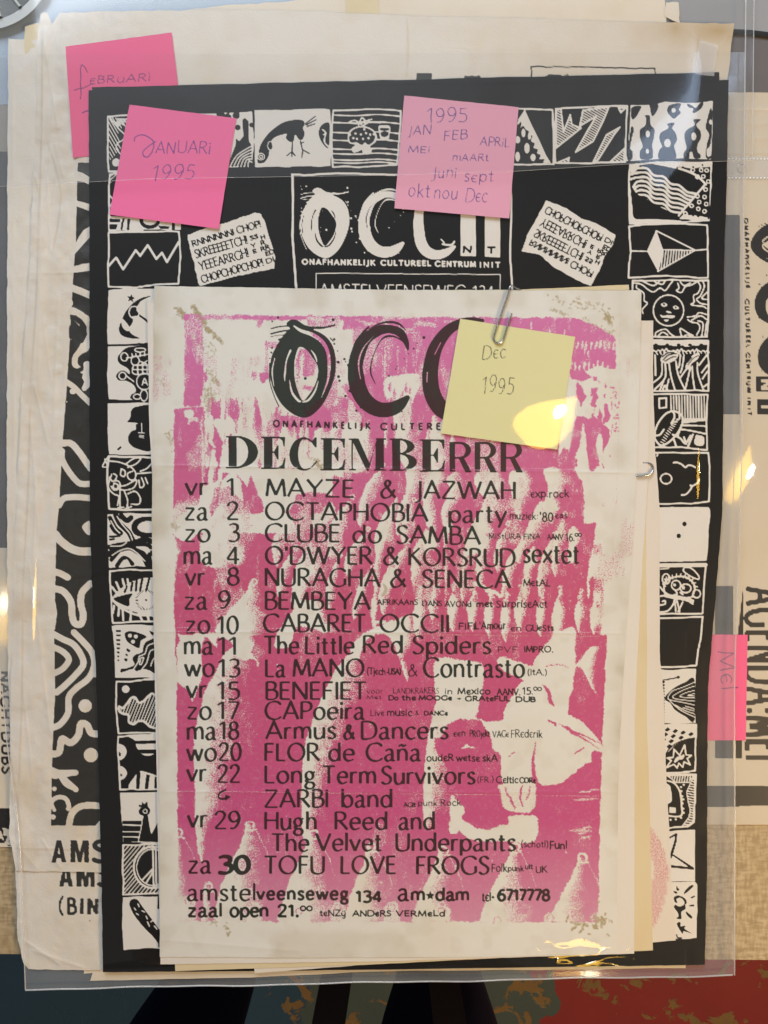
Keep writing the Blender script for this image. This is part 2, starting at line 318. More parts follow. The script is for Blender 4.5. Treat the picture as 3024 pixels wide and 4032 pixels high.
def pink_image():
    c = M_pink
    frame = [(725,1237),(1500,1247),(2440,1252),(2442,1500),(2432,1900),(2425,2110),(2400,2300),(2390,2490),(2375,2820),(2364,3200),(2355,3632),(700,3629),(697,2700),(690,2520),(684,2420),(681,2150),(683,2000),(686,1605),(725,1602)]
    c.fill(frame, 1.0)
    wh = lambda s, k=1.0, v=0.0: c.blob([tuple(map(float, t.split(','))) for t in s.split()], v, k, 6)
    pk = lambda s, k=1.0: c.fill([tuple(map(float, t.split(','))) for t in s.split()], 1.0, k)
    # --- upper left sky: white with pink remnants
    c.fill([(800,1258),(1350,1262),(1350,1560),(1180,1600),(800,1560)], 0.03)
    c.a[:] = np.where((MX > 790) & (MX < 1350) & (MY > 1560) & (MY < 1860), np.minimum(c.a, .04), c.a)
    pk("788,1240 800,1240 800,1500 792,1600 788,1600", .5)
    pk("690,1475 706,1478 706,1532 690,1530"); pk("700,1420 724,1400 724,1520 712,1500", .6); pk("1012,1262 1050,1245 1050,1252 1022,1290 1012,1282", .8)
    pk("1045,1340 1110,1348 1110,1372 1045,1372", .8); pk("1044,1345 1052,1345 1060,1500 1040,1490", .6)
    pk("990,1462 1008,1460 1012,1480 1000,1502 990,1485", .8); pk("1018,1465 1055,1462 1060,1485 1035,1515 1020,1495", .9); pk("904,1464 916,1462 918,1478 906,1478"); pk("800,1470 812,1466 818,1495 804,1505", .9)
    c.fill([(686,1603),(800,1603),(810,1625),(812,1960),(686,1962)], 1.0); c.line([(686,1603),(802,1601)], 5, 0.15); c.line([(794,1640),(798,1860),(800,1960)], 7, .35, True)
    wh("722,1620 742,1612 762,1620 760,1640 742,1648 726,1640", .9); wh("742,1650 770,1640 778,1668 760,1660 740,1672", .7)
    # distant crowd: tall spindles
    R = np.random.RandomState(11)
    def crowd(x0, x1, y0, y1, n, hh, dens, bgv, skip=None, wd=(7, 20)):
        m = (MX > x0) & (MX < x1) & (MY > y0 + 24 * vnoise(MX, MY, 60, 91)) & (MY < y1)
        c.a[m] = np.maximum(bgv, 0) + 0 * c.a[m] if bgv >= 0 else c.a[m]
        for i in range(n):
            x = R.uniform(x0, x1); y = R.uniform(y0, y1); h = R.uniform(.5, 1.1) * hh; w = R.uniform(*wd); l = R.uniform(-.3, .25) * h * .4
            softright(c, [(x, y), (x - w * .5, y + h * .35), (x - w * .55 - l * .2, y + h * .75), (x - l, y + h), (x + w * .5 - l * .2, y + h * .7), (x + w * .45, y + h * .3)], w * .9, 1.0 if R.rand() > dens else 0.0)
    crowd(805, 1350, 1560, 1880, 120, 95, .45, .0)
    for s in ("835,1560 850,1590 870,1570 868,1640 880,1700 872,1800 838,1740 822,1690 830,1620", "905,1560 922,1575 930,1562 945,1610 935,1660 905,1640", "1000,1560 1014,1580 1030,1650 1036,1740 1022,1760 1008,1720 1002,1640", "1090,1600 1100,1640 1085,1720 1060,1700 1074,1640", "820,1740 870,1780 868,1960 812,1960 806,1800"):
        pk(s)
    for s in ("820,1650 840,1648 836,1730 822,1735", "840,1660 860,1700 878,1740 885,1700 890,1660 870,1650", "812,1790 822,1810 816,1850 808,1840", "830,1780 845,1772 850,1810 838,1900 832,1930 820,1900", "872,1790 890,1770 900,1800 880,1860 866,1840", "925,1730 960,1700 1010,1760 1015,1820 985,1850 940,1840", "845,1820 855,1816 858,1836 846,1838"):
        wh(s)
    # upper middle (behind the C)
    c.fill([(1350,1250),(1832,1250),(1832,1482),(1600,1482),(1350,1500)], .92)
    c.fill([(1330,1300),(1390,1300),(1395,1500),(1330,1520)], .12); c.fill([(1240,1250),(1340,1252),(1336,1290),(1240,1288)], .62); c.fill([(1208,1250),(1242,1252),(1242,1292),(1210,1290)], .95)
    for i in range(26):
        x = R.uniform(1060, 1800); y = R.uniform(1250, 1310); c.line([(x, y), (x + R.uniform(20, 90), y + R.uniform(-5, 9))], R.uniform(2, 8), .1, k=.7)
    for x in (1517, 1531, 1567, 1602, 1345, 1640, 1770): c.line([(x, 1365), (x - 2, 1560 if x == 1517 else 1470)], 5 if x == 1517 else 3, .15, k=.75)
    c.fill([(1180,1375),(1210,1372),(1250,1440),(1235,1480),(1170,1490),(1160,1440)], .85); c.fill([(1183,1400),(1195,1390),(1196,1500),(1180,1520)], .15); c.fill([(1175,1502),(1240,1500),(1225,1545),(1185,1548)], .15); c.box(1190, 1520, 1235, 1535, .8)
    c.blob([(1518,1490),(1560,1480),(1645,1476),(1655,1520),(1620,1600),(1610,1700),(1560,1690),(1540,1600),(1518,1560)], .05)
    crowd(1518, 1640, 1495, 1570, 26, 50, .5, -1, wd=(8, 18))
    c.blob([(1330,1500),(1372,1560),(1420,1640),(1400,1700),(1320,1700),(1285,1640),(1300,1560)], .35); c.fill([(1330,1560),(1372,1566),(1372,1700),(1330,1700)], .9)
    c.blob([(1200,1640),(1260,1620),(1330,1600),(1310,1680),(1230,1740),(1100,1700),(1090,1640)], .95)
    crowd(1050, 1850, 1640, 1700, 50, 120, .4, -1, wd=(12, 34))
    for s, L in (("1300,1700 1340,1680 1345,1740 1400,1790 1420,1860 1300,1840 1295,1760", 60), ("1350,1690 1400,1648 1420,1690 1470,1660 1490,1720 1500,1800 1480,1860 1380,1850", 50), ("1560,1640 1600,1650 1640,1720 1660,1840 1600,1850 1560,1760", 60),
                 ("1700,1650 1730,1640 1760,1700 1800,1740 1790,1820 1700,1840", 50), ("1180,1750 1205,1760 1225,1810 1240,1850 1170,1850 1165,1800", 30), ("1110,1700 1150,1690 1165,1760 1130,1830 1100,1800", 30), ("1240,1700 1290,1690 1295,1760 1270,1840 1235,1820", 40)):
        softright(c, [tuple(map(float, t.split(','))) for t in s.split()], L)
    # right of the yellow note
    c.fill([(1990,1252),(2260,1250),(2330,1290),(2420,1335),(2420,1450),(2300,1490),(2200,1500),(1990,1480)], 1.0)
    c.blob([(2270,1240),(2380,1300),(2450,1345),(2450,1240)], 0); c.fill([(2425,1335),(2450,1335),(2450,1460),(2425,1450)], 0)
    for i in range(9): c.line([(2275 + i * 18, 1345), (2273 + i * 18, 1372)], 6, .05)
    for i in range(9): x = 2250 + i * 18; c.line([(x, 1425 + (i % 3) * 6), (x - 4, 1455)], 7, .08)
    for x, y, h in ((2303,1362,30),(2317,1378,26),(2093,1272,24),(2168,1296,14),(2225,1305,14),(2290,1345,12)): c.line([(x, y), (x - 2, y + h)], 5, .15)
    m = (MX > 2200) & (MY > 1478 + 14 * vnoise(MX, MY, 40, 92) - .18 * (MX - 2240)) & (MY < 2060); c.a[m] = 0.0
    for s in ("2245,1470 2300,1462 2330,1490 2290,1500 2250,1495", "2275,1500 2290,1520 2310,1560 2285,1600 2265,1540", "2330,1530 2358,1525 2340,1560 2350,1600 2325,1590 2335,1560 2322,1560", "2330,1480 2350,1482 2352,1500 2336,1505", "2352,1490 2370,1505 2362,1512",
              "2325,1585 2345,1550 2356,1560 2342,1600 2330,1605", "2330,1560 2345,1600 2330,1640 2352,1660 2360,1600 2372,1650 2368,1690 2345,1730 2342,1650", "2374,1550 2382,1552 2384,1566 2374,1568", "2378,1590 2388,1585 2405,1640 2395,1660 2372,1670 2380,1620",
              "2345,1640 2372,1665 2400,1690 2400,1720 2380,1780 2375,1790 2372,1730 2350,1690 2345,1760 2360,1820 2340,1860 2318,1850 2310,1780 2295,1640 2320,1650", "2270,1640 2300,1640 2290,1700 2268,1800 2280,1860 2230,1900 2205,1880 2240,1780", "2385,1500 2392,1520 2380,1540",
              "2220,1760 2240,1770 2235,1850 2190,1870 2180,1830", "2400,1790 2408,1790 2404,1802", "2350,1800 2362,1830 2352,1838", "2372,1820 2380,1840 2372,1850"):
        pk(s)
    for i in range(40):
        x = R.uniform(2405, 2438); y = R.uniform(1520, 1720); c.dot(x, y, R.uniform(2, 5), 1.0)
    # --- band y 1850-2120 : pale with big spindles
    m = (MY > 1845) & (MY < 2100) & (MX > 860) & (MX < 1310); c.a[m] = .02
    c.fill([(686,1962),(860,1962),(880,1860),(905,1862),(860,1905),(820,1925),(700,1940)], .9)
    m = (MX > 683) & (MX < 860) & (MY > 1940) & (MY < 2010); c.a[m] = (1 - .75 * sstep(1950, 2010, MY))[m] * np.where(c.a[m] > 0, 1, 1)
    softright(c, [(800,1915),(850,1900),(868,1880),(880,1925),(840,1990),(790,2010),(775,2050),(780,1990),(790,1950)], 20)
    c.fill([(683,1960),(700,1960),(692,2010),(683,2010)], 1)
    m = (MX > 683) & (MX < 830) & (MY > 2000) & (MY < 2100); c.a[m] = .12
    c.a[:] = np.where((MX > 690) & (MX < 805) & (MY > 1985) & (MY < 2085) & (MY < 2130 - .8 * (MX - 690)), .34, c.a)
    softright(c, [(735,2010),(790,1985),(830,2000),(822,2040),(800,2060),(780,2110),(745,2100)], 20)
    pk("840,1925 900,1915 960,1980 960,2030 990,2080 1020,2030 900,2040 830,2010", .5)
    pk("932,1862 975,1920 990,1870 1010,1930 1030,1960 1040,2030 1000,2030 960,1990 955,1920"); pk("960,1960 1030,1960 1045,2040 1020,2060 960,2050")
    pk("1350,1900 1370,1870 1440,1855 1430,1890 1415,1930 1402,1950 1370,1945"); pk("1500,1870 1560,1860 1575,1905 1570,1950 1530,2020 1500,1990 1496,1920 1510,1880")
    pk("1170,1945 1240,1935 1330,1955 1340,2000 1360,2050 1370,2120 1290,2120 1170,2100 1140,2010", .85)
    for s in ("1230,2030 1262,2020 1300,1980 1320,2020 1282,2060 1235,2075",): wh(s, .8)
    c.blob([(1010,2020),(1060,2015),(1110,2030),(1125,2052),(1060,2060),(1000,2062),(960,2050),(900,2030)], 0)
    # right part of band
    c.a[:] = np.where((MX > 1560) & (MX < 2300) & (MY > 1850) & (MY < 2060), .96, c.a)
    for s, L in (("1690,1850 1745,1840 1760,1880 1720,1960 1730,2080 1690,2080 1665,1990 1670,1900", 34), ("1760,1880 1810,1860 1850,1900 1840,1960 1800,2010 1790,2090 1745,2080 1742,2000 1770,1930", 50), ("1880,1860 1960,1850 1995,1900 1960,1960 1900,1950 1870,1900", 40),
                 ("1920,1955 1955,1965 1990,1990 1980,2040 1930,2090 1870,2110 1850,2170 1840,2110 1880,2030", 60), ("2010,1860 2090,1850 2100,1920 2060,1990 2055,2060 2030,2020 2015,1950", 40), ("2140,1850 2220,1850 2240,1900 2210,1960 2215,1990 2190,2060 2160,2050 2140,1990 2160,1930", 36),
                 ("2165,1975 2178,1968 2200,1990 2205,2010 2165,2000", 14), ("2265,1840 2330,1840 2325,1950 2350,1975 2330,2000 2300,1950 2290,1900", 22), ("1600,1850 1680,1840 1672,1900 1640,1980 1600,2080 1560,2110 1566,2010 1600,1930", 44)):
        softright(c, [tuple(map(float, t.split(','))) for t in s.split()], L)
    # --- big body of shells, y 2000 - 2560
    for s, L in (("860,1990 895,1990 920,2040 945,2090 962,2150 972,2210 940,2230 900,2215 860,2240 800,2220 786,2180 790,2130 815,2070", 30), ("985,2290 1005,2278 1020,2300 1042,2330 1052,2380 1075,2440 1060,2500 1010,2500 940,2520 850,2500 870,2440 935,2370 970,2330", 60),
                 ("1225,2140 1242,2150 1265,2200 1280,2245 1255,2260 1235,2290 1215,2340 1195,2420 1160,2400 1148,2330 1160,2250 1190,2180", 40), ("1480,2090 1560,1960 1580,2010 1560,2100 1520,2200 1500,2290 1490,2400 1480,2420 1470,2300 1478,2200", 40),
                 ("1745,2090 1770,2060 1790,2070 1775,2110 1760,2170 1766,2260 1755,2380 1750,2200", 14), ("1685,2075 1700,2070 1720,2100 1740,2160 1720,2150 1690,2180 1668,2170 1666,2110", 20),
                 ("1840,2120 1880,2030 1940,2060 1960,2100 1920,2170 1850,2200 1835,2290 1828,2400 1815,2330 1820,2210", 40), ("2120,1985 2160,1975 2215,1995 2180,2060 2140,2110 2090,2170 2060,2200 2045,2220 2032,2200 2040,2150 2070,2090", 50),
                 ("2240,2095 2268,2072 2288,2100 2280,2150 2272,2200 2235,2220 2240,2150", 14), ("2070,2200 2110,2150 2130,2200 2100,2260 2095,2330 2070,2400 2060,2330", 26),
                 ("2360,1980 2440,1900 2430,2100 2410,2200 2395,2290 2330,2270 2322,2360 2312,2330 2318,2230 2340,2120 2352,2030", 1)):
        softright(c, [tuple(map(float, t.split(','))) for t in s.split()], L)
    c.ring(1003, 2290, 10, 11, 7, 0)
    c.blob([(1000,2040),(1050,2030),(1122,2045),(1060,2060),(1000,2066),(960,2056),(955,2045)], 0)
    c.blob([(683,2060),(730,2020),(770,2030),(800,2050),(790,2090),(760,2120),(720,2130),(700,2120),(683,2100)], 0)
    softright(c, [(683,2120),(700,2130),(720,2180),(710,2190),(695,2260),(688,2330),(683,2300)], 14)
    c.a[:] = np.where((MX > 2335) & (MX < 2440) & (MY > 2140) & (MY < 2500), np.where(MX > 2385 - .06 * (MY - 2200), 0.0, np.clip(.25 + .5 * vnoise(MX, MY, 46, 93) + .3 * sstep(2150, 2300, MY), 0, 1)), c.a)
    c.line([(2441,1260),(2440,1500),(2434,1800),(2426,1990)], 2.0, .6, True); c.line([(2418,2110),(2410,2250),(2395,2480)], 2.0, .6, True)
    # row of small shells y 2310-2560
    for i, (x, y, h, w) in enumerate(((1660,2300,220,44),(1712,2300,150,34),(1796,2290,200,46),(1872,2300,190,44),(1938,2320,190,44),(2000,2330,200,40),(2060,2300,190,46),(2140,2320,190,40),(2213,2310,230,54),(2290,2320,170,38),(2352,2330,170,40))):
        softright(c, [(x, y), (x - w * .35, y + 45), (x - w * .75, y + h * .5), (x - w * .6, y + h * .8), (x - w * .2, y + h), (x + w * .25, y + h * .7), (x + w * .4, y + h * .45), (x + w * .2, y + 40)], w * .5)
        for k in range(5):
            c.ring(x - 3 + R.uniform(-10, 10), y + 8 + k * 13, R.uniform(4, 9), R.uniform(3, 6), 4, 0 if k < 3 else 1, R.uniform(0, 200), R.uniform(240, 360))
    c.blob([(1865,2288),(1890,2300),(1960,2330),(1985,2345),(1965,2350),(1900,2320),(1862,2300)], 0)
    c.box(1463, 2355, 1478, 2470, 0); c.box(1463, 2440, 1520, 2455, 0)
    for j, (x, y) in enumerate(((1105,2120),(1330,2080),(1395,2180),(1450,1960),(1610,2060),(1650,2190),(1905,2200),(1975,2160),(2010,2230),(2150,2230),(2200,2150),(1555,2240),(1120,2260),(1310,2300),(1420,2340),(1525,2320))):
        w = R.uniform(22, 36); h = R.uniform(150, 240); l = R.uniform(10, 60)
        softright(c, [(x + l, y - h * .5), (x + l * .2 - w * .6, y - h * .2), (x - w, y + h * .1), (x - w * .7 - l * .3, y + h * .4), (x - l * .4, y + h * .5), (x + w * .6, y + h * .25), (x + w + l * .2, y - h * .05), (x + l + w * .3, y - h * .35)], w * 1.5)
        c.ring(x + l + 3, y - h * .5 - 8, 8, 8, 5, 0); c.ring(x + l + 3, y - h * .5 + 8, 10, 4, 4, 1)
    # --- y 2480 crossing shells
    softright(c, [(1145,2350),(1180,2330),(1210,2310),(1215,2360),(1210,2420),(1170,2420)], 40)
    for s, L in (("850,2480 990,2470 1010,2520 1055,2560 1050,2580 1020,2620 1000,2600 940,2590 930,2550 870,2500", 30), ("1195,2370 1280,2370 1300,2440 1340,2500 1360,2570 1330,2560 1290,2500 1240,2480 1170,2470 1145,2530 1130,2550 1080,2540 1120,2450", 40),
                 ("1560,2440 1640,2430 1640,2520 1600,2600 1620,2660 1600,2680 1560,2560 1520,2500 1440,2520 1410,2600 1380,2560 1440,2490", 40)):
        softright(c, [tuple(map(float, t.split(','))) for t in s.split()], L)
    # --- lower left tall shells with crisp left flank and grainy right flank
    for s, L in (("960,2545 1010,2590 1000,2640 990,2700 985,2800 960,2900 930,3000 900,3120 880,3200 830,3260 800,3400 772,3300 768,3150 764,3000 764,2900 790,2790 812,2700 850,2620 900,2560", 150),
                 ("1375,2575 1410,2580 1440,2640 1450,2700 1440,2760 1400,2830 1370,2950 1330,3020 1300,3120 1270,3200 1230,3300 1195,3300 1188,3150 1190,3000 1215,2880 1260,2760 1310,2660", 130),
                 ("1720,2600 1860,2600 1900,2650 1890,2720 1870,2780 1820,2850 1800,2950 1790,3050 1760,3150 1720,3250 1690,3260 1669,3250 1668,3100 1674,3000 1690,2880 1716,2760 1712,2690", 110)):
        softright(c, [tuple(map(float, t.split(','))) for t in s.split()], L)
    c.fill([(697,2500),(860,2490),(850,2560),(790,2680),(760,2760),(740,2720),(697,2690)], .0)
    pk("806,2502 875,2580 880,2575 850,2650 790,2740 760,2790 720,2760 697,2790 697,2830 765,2830 800,2680 790,2560", .95); pk("688,2490 712,2520 690,2560"); pk("1015,2500 1050,2560 1057,2550 1024,2620 985,2570", .7)
    pk("1040,2480 1078,2480 1060,2560"); pk("1200,2490 1380,2490 1380,2510 1340,2520 1370,2560 1330,2600 1300,2680 1240,2770 1220,2720 1240,2640 1190,2560")
    # --- the worker (lower right): pale cap, shoulders, arm, apron
    wh("1720,2600 1830,2600 1900,2620 1900,2700 1880,2800 1870,2820 1900,2840 1940,2842 1980,2830 1990,2790 2040,2700 2055,2680 1980,2640 1960,2600 2000,2590 2090,2620 2110,2590 2180,2500 2230,2478 2265,2482 2262,2560 2270,2620 2255,2700 2235,2800 2260,2820 2340,2890 2368,2930 2368,2960 2330,2960 2330,3000 2300,3010 2240,3060 2200,3085 2130,3090 2110,3060 2100,2990 2090,3090 2060,3105 1980,3080 1970,3000 1965,2960 1940,2950 1930,2900 1870,2830 1800,2880 1760,2880 1740,2850 1716,2760")
    pk("1740,2900 1760,2850 1800,2830 1860,2830 1900,2850 1930,2900 1935,2955 1968,2960 1972,2990 1960,3050 1960,3085 1985,3130 1990,3180 1960,3230 1900,3265 1830,3265 1780,3230 1775,3150 1790,3090 1760,3020 1720,2960 1712,2910")
    wh("1816,2944 1840,2934 1870,2950 1840,2944 1820,2950", .9); wh("1776,3128 1800,3150 1830,3190 1820,3215 1840,3240 1900,3266 1960,3255 2005,3240 2005,3215 2110,3215 2110,3300 2060,3320 1980,3312 1880,3310 1830,3290 1810,3270 1800,3285 1775,3280 1770,3255 1772,3200")
    wh("1970,3085 2100,3082 2110,3140 2100,3190 2040,3200 1985,3180 1975,3130", .85)
    for a, w in (([(1990,3100),(2010,3150),(2030,3185)], [4, 10, 4]), ([(2060,3090),(2050,3140),(2060,3180)], [3, 9, 3]), ([(2085,3100),(2075,3150)], 5), ([(2110,2920),(2098,3000),(2108,3070),(2125,3095)], [2, 12, 18, 12]), ([(2135,2695),(2160,2720),(2170,2760),(2185,2785)], [2, 14, 16, 4]),
                 ([(2200,2850),(2260,2880),(2320,2905),(2365,2930)], [3, 9, 6, 3]), ([(2220,2865),(2290,2905),(2360,2950)], [3, 7, 2]), ([(2160,2840),(2185,2845),(2190,2858)], 8), ([(2005,2975),(2022,2966)], 6), ([(2265,2965),(2300,2945)], 8), ([(2150,2625),(2200,2618),(2240,2625)], 4)):
        c.line(a, w, 1.0, True)
    softright(c, [(2325,2548),(2372,2545),(2372,2560),(2355,2600),(2350,2700),(2350,2740),(2320,2690),(2290,2630),(2268,2622),(2285,2600)], 26)
    for y in (3120, 3150, 3268, 3280, 3300):
        c.line([(2240 + R.uniform(0, 60), y), (2300, y - 4), (2360 if y < 3200 else 2330, y - 10)], [2, 8, 3], .1, True, k=.8)
    # bottom row of shells
    for (x, y, wl, wr, L) in ((985,3262,125,70,70),(1232,3295,120,90,70),(1462,3345,105,80,60),(1745,3360,125,70,70),(2030,3350,140,80,80),(2292,3390,135,40,60),(700,3290,60,45,40),(820,3500,60,50,40)):
        b = 3629
        softright(c, [(x - 8, y - 14), (x - 18, y), (x - wl * .35, y + 70), (x - wl * .75, y + 170), (x - wl, min(y + 270, b)), (x - wl * 1.05, b), (x + wr * 1.1, b), (x + wr, y + 190), (x + wr * .6, y + 90), (x + 14, y)], L)
        c.ring(x, y - 12, 16, 14, 8, 0, 130, 400); c.line([(x - 22, y + 8), (x + 24, y + 6)], 7, .05)
        c.line([(x + 24, y + 12), (x + 60, y + 80), (x + 85, y + 150)], [3, 3, 1], .25, True)
    for x, y in ((740,3535),(1000,3560),(1180,3570),(1330,3560),(1540,3560),(1740,3570),(1960,3610),(2165,3600),(2350,3600)):
        c.fill([(x - 26, 3629), (x - 26, y + 10), (x - 10, y - 8), (x + 16, y - 8), (x + 30, y + 12), (x + 32, 3629)], 0, .75); c.ring(x, y + 16, 14, 14, 5, .8, 150, 420)
    # worn patches, scratches
    for i in range(240):
        x = R.uniform(700, 2400); y = R.uniform(1900, 3600); c.dot(x, y, R.uniform(1.0, 2.4), 0.25)
    pk('1205,1290 1250,1310 1300,1350 1322,1410 1322,1480 1330,1560 1290,1640 1230,1680 1190,1640 1270,1560 1290,1450 1270,1360'); pk('1700,1290 1830,1270 1800,1640 1760,1660 1700,1600 1680,1500 1690,1380')
    for (x, y, r, kk) in ((1512,2322,16,1),(1520,2300,10,1),(905,2950,30,.3),(1500,3300,40,.2)): c.blob([(x - r * .8, y), (x - r * .2, y - r * 1.6), (x + r * .5, y - r), (x + r * .4, y + r * .6), (x - r * .3, y + r * 1.4)], 0, kk)
    fm = np.zeros_like(c.a); sl, cv = c.cov(frame); fm[sl] = cv; ln = (MX > 2415) & (MX < 2446) & (MY < 2010); c.a = c.a * np.maximum(fm, ln)
    c.warp(3, 26, 300); c.warp(2.2, 8, 304)
    mid = fbm(MX * 1.7, MY, 150, 95, 3); fig = fbm(MX * 2.4, MY, 46, 98, 3)
    pk_ = c.a > .3
    up_ = .35 + .65 * sstep(2650, 2250, MY)
    c.a = np.where(pk_, c.a * (1 - up_ * .34 * sstep(.0, .8, mid) - up_ * .22 * sstep(.1, .9, fig) - .03), c.a)
    c.a = np.where(~pk_, np.maximum(c.a, .26 * sstep(.35, 1.0, mid + .5 * fig) * (MY > 1400) * sstep(2500, 2250, MY)), c.a)
    for y in (1830, 2472, 2488, 3117): c.line([(690, y - 2), (2360, y + 18)], 2.5, .25, k=.6)
pink_image()

def main_text():
    c = M_black; I = Aff()
    brush_O(c, I, 1); brush_C(c, I, 1); brush_C2(c, I, 1)
    text(c, "ONAFHANKELIJK", 1077, 1458, 1680, 25, 7, dy=10, cons=.1, gap=.62)
    text(c, "CULTEREEL", 1499, 1800, 1692, 25, 7, cons=.1, gap=.62)
    # DECEMB E : fat-face letters
    def ser(x0, x1, y):                                     # hairline serif
        c.box(x0, y - 3, x1, y + 3)
    def stem(x0, x1, t, b): c.box(x0, t, x1, b); ser(x0 - 11, x1 + 9, t + 2); ser(x0 - 11, x1 + 9, b - 2)
    def half(cx, t, b, rx, n=20):
        a = np.linspace(-math.pi / 2, math.pi / 2, n); return [(cx + rx * math.cos(k), (t + b) / 2 + (b - t) / 2 * math.sin(k)) for k in a]
    t, b = 1717, 1843; stem(900, 932, t, b); c.fill([half(932, t, b, 84), half(931, t + 6, b - 6, 46)]); c.box(932, t, 952, t + 6); c.box(932, b - 6, 952, b)
    def E(x, t, b, w):
        stem(x + 12, x + 46, t, b); c.box(x + 40, t, x + w, t + 6); c.box(x + 40, b - 6, x + w, b)
        c.fill([(x + w - 26, t + 2), (x + w + 1, t), (x + w, t + 38), (x + w - 4, t + 38), (x + w - 10, t + 14)]); c.fill([(x + w - 34, b - 2), (x + w, b), (x + w + 3, b - 44), (x + w - 1, b - 44), (x + w - 10, b - 16)])
        m = (t + b) / 2 - 4; c.box(x + 40, m, x + w - 30, m + 5); c.fill([(x + w - 44, m + 2), (x + w - 28, m - 26), (x + w - 24, m - 26), (x + w - 24, m + 32), (x + w - 28, m + 32)])
    E(1027, 1720, 1846, 94)
    c.fill([cr([(1244,1752),(1218,1728),(1190,1722),(1158,1740),(1139,1786),(1152,1832),(1190,1853),(1222,1846),(1248,1820),(1245,1815),(1222,1840),(1196,1846),(1180,1826),(1174,1788),(1180,1748),(1196,1730),(1222,1738),(1240,1760)], True)])
    c.fill([(1240,1722),(1247,1722),(1247,1762),(1243,1762),(1228,1736)])
    E(1261, 1726, 1852, 96)
    c.fill([(1378,1727),(1412,1727),(1456,1826),(1452,1854),(1444,1854),(1390,1742),(1390,1850),(1384,1850),(1384,1732),(1378,1732)]); c.fill([(1446,1852),(1484,1727),(1512,1727),(1512,1850),(1478,1850),(1478,1752),(1452,1854)])
    ser(1373, 1400, 1729); ser(1374, 1402, 1850); ser(1470, 1521, 1851); ser(1480, 1521, 1729)
    stem(1544, 1576, 1728, 1854); c.fill([half(1576, 1728, 1788, 56), half(1575, 1734, 1783, 28)]); c.fill([half(1576, 1785, 1854, 66), half(1575, 1790, 1848, 34)]); c.box(1576, 1728, 1592, 1734); c.box(1576, 1784, 1594, 1790); c.box(1576, 1848, 1594, 1854)
    E(1651, 1731, 1857, 98)
    for x in (1770, 1869, 1971):
        c.box(x, 1741, x + 22, 1858); c.line([(x + 18, 1744), (x + 52, 1746), (x + 71, 1762), (x + 72, 1782), (x + 54, 1800), (x + 20, 1803)], [8, 10, 20, 20, 10, 7], 1, True)
        c.fill([(x + 34, 1800), (x + 54, 1798), (x + 88, 1860), (x + 62, 1860)])
    B = [("vr",731,815,1950,1.05),("1",893,926,1953,1),("MAYZE",1049,1393,1954,1,5),("&",1499,1558,1960,1),("JAZWAH",1634,2030,1963,1,3),
         ("za",729,817,2048,1.05),("2",893,938,2046,1),("OCTAPHOBIA",1045,1683,2046,1,8),("party",1766,1993,2057,1),
         ("zo",729,827,2133,1.05),("3",898,940,2132,1),("CLUBE",1045,1338,2132,1,2),("do",1389,1502,2137,1),("SAMBA",1562,1890,2139,1,5),
         ("ma",724,835,2221,1.05),("4",893,942,2222,1),("O'DWYER",1045,1465,2221,1,1),("&",1510,1570,2223,1),("KORSRUD",1609,2028,2226,1,5),("sextet",2060,2280,2214,1.08,5),
         ("vr",731,805,2305,1.05),("8",895,942,2304,1),("NURAGHA",1043,1494,2306,1,4),("&",1538,1598,2311,1),("SENECA",1663,2008,2313,1,3),
         ("za",727,815,2399,1.05),("9",860,906,2396,1),("BEMBEYA",1043,1456,2399,1,2),
         ("zo",731,826,2493,1.05),("10",856,938,2496,1),("CABARET",1038,1440,2488,1),("OCCII",1496,1768,2488,1,2),
         ("ma",725,837,2576,1.05),("11",858,935,2578,1),("The",1040,1176,2574,1),("Little",1202,1394,2575,1),("Red",1430,1586,2572,1),("Spiders",1625,1932,2574,1),
         ("wo",729,844,2663,1.05),("13",860,942,2665,1),("La",1045,1122,2665,1),("MANO",1155,1433,2664,1),("Contrasto",1668,2065,2665,1.08,2),
         ("vr",735,812,2748,1.05),("15",857,941,2754,1),("BENEFIET",1046,1442,2754,1),
         ("zo",738,832,2832,1.05),("17",857,942,2832,1),("CAPoeira",1044,1434,2832,1),
         ("ma",736,850,2912,1.05),("18",864,940,2911,1),("Armus",1048,1322,2910,1,-2),("&",1354,1395,2910,.8),("Dancers",1421,1764,2910,1,-1),
         ("wo",737,852,2996,1.05),("20",862,949,2995,1),("FLOR",1042,1257,2996,1),("de",1294,1395,2996,1),("Cañα".replace("α","a"),1442,1655,2996,1),
         ("vr",737,812,3077,1.05),("22",857,944,3081,1),("Long",1042,1243,3083,1),("Term",1271,1480,3085,1),("Survivors",1502,1870,3087,1),
         ("ZARBI",1042,1292,3180,1,-2),("band",1345,1545,3178,1),
         ("vr",740,815,3258,1.05),("29",845,945,3264,1),("Hugh",1042,1247,3266,1),("Reed",1318,1525,3266,1),("and",1571,1712,3266,1),
         ("The",1070,1216,3352,1),("Velvet",1245,1502,3350,1),("Underpants",1558,2029,3350,1),
         ("za",742,830,3438,1.05),("TOFU",1042,1278,3440,1),("LOVE",1342,1558,3440,1),("FROGS",1640,1925,3442,1)]
    for e in B:
        sl = e[5] if len(e) > 5 else 0
        text(c, e[0], e[1], e[2], e[3], 69 * e[4], 11.6, dy=sl, cons=.55)
    text(c, "30", 858, 983, 3438, 66, 20, cons=.4)
    text(c, "amstel", 738, 1006, 3546, 66, 10.5, cons=.4); text(c, "veenseweg", 1012, 1372, 3542, 50, 11, cons=.2, gap=.2); text(c, "134", 1402, 1502, 3552, 43, 11.5, cons=.2)
    text(c, "a", 1567, 1608, 3546, 68, 10.5, cons=.3); text(c, "m", 1619, 1672, 3545, 50, 11, cons=.2); star(c, 1694, 3527, 20); text(c, "dam", 1716, 1846, 3545, 49, 11, cons=.2)
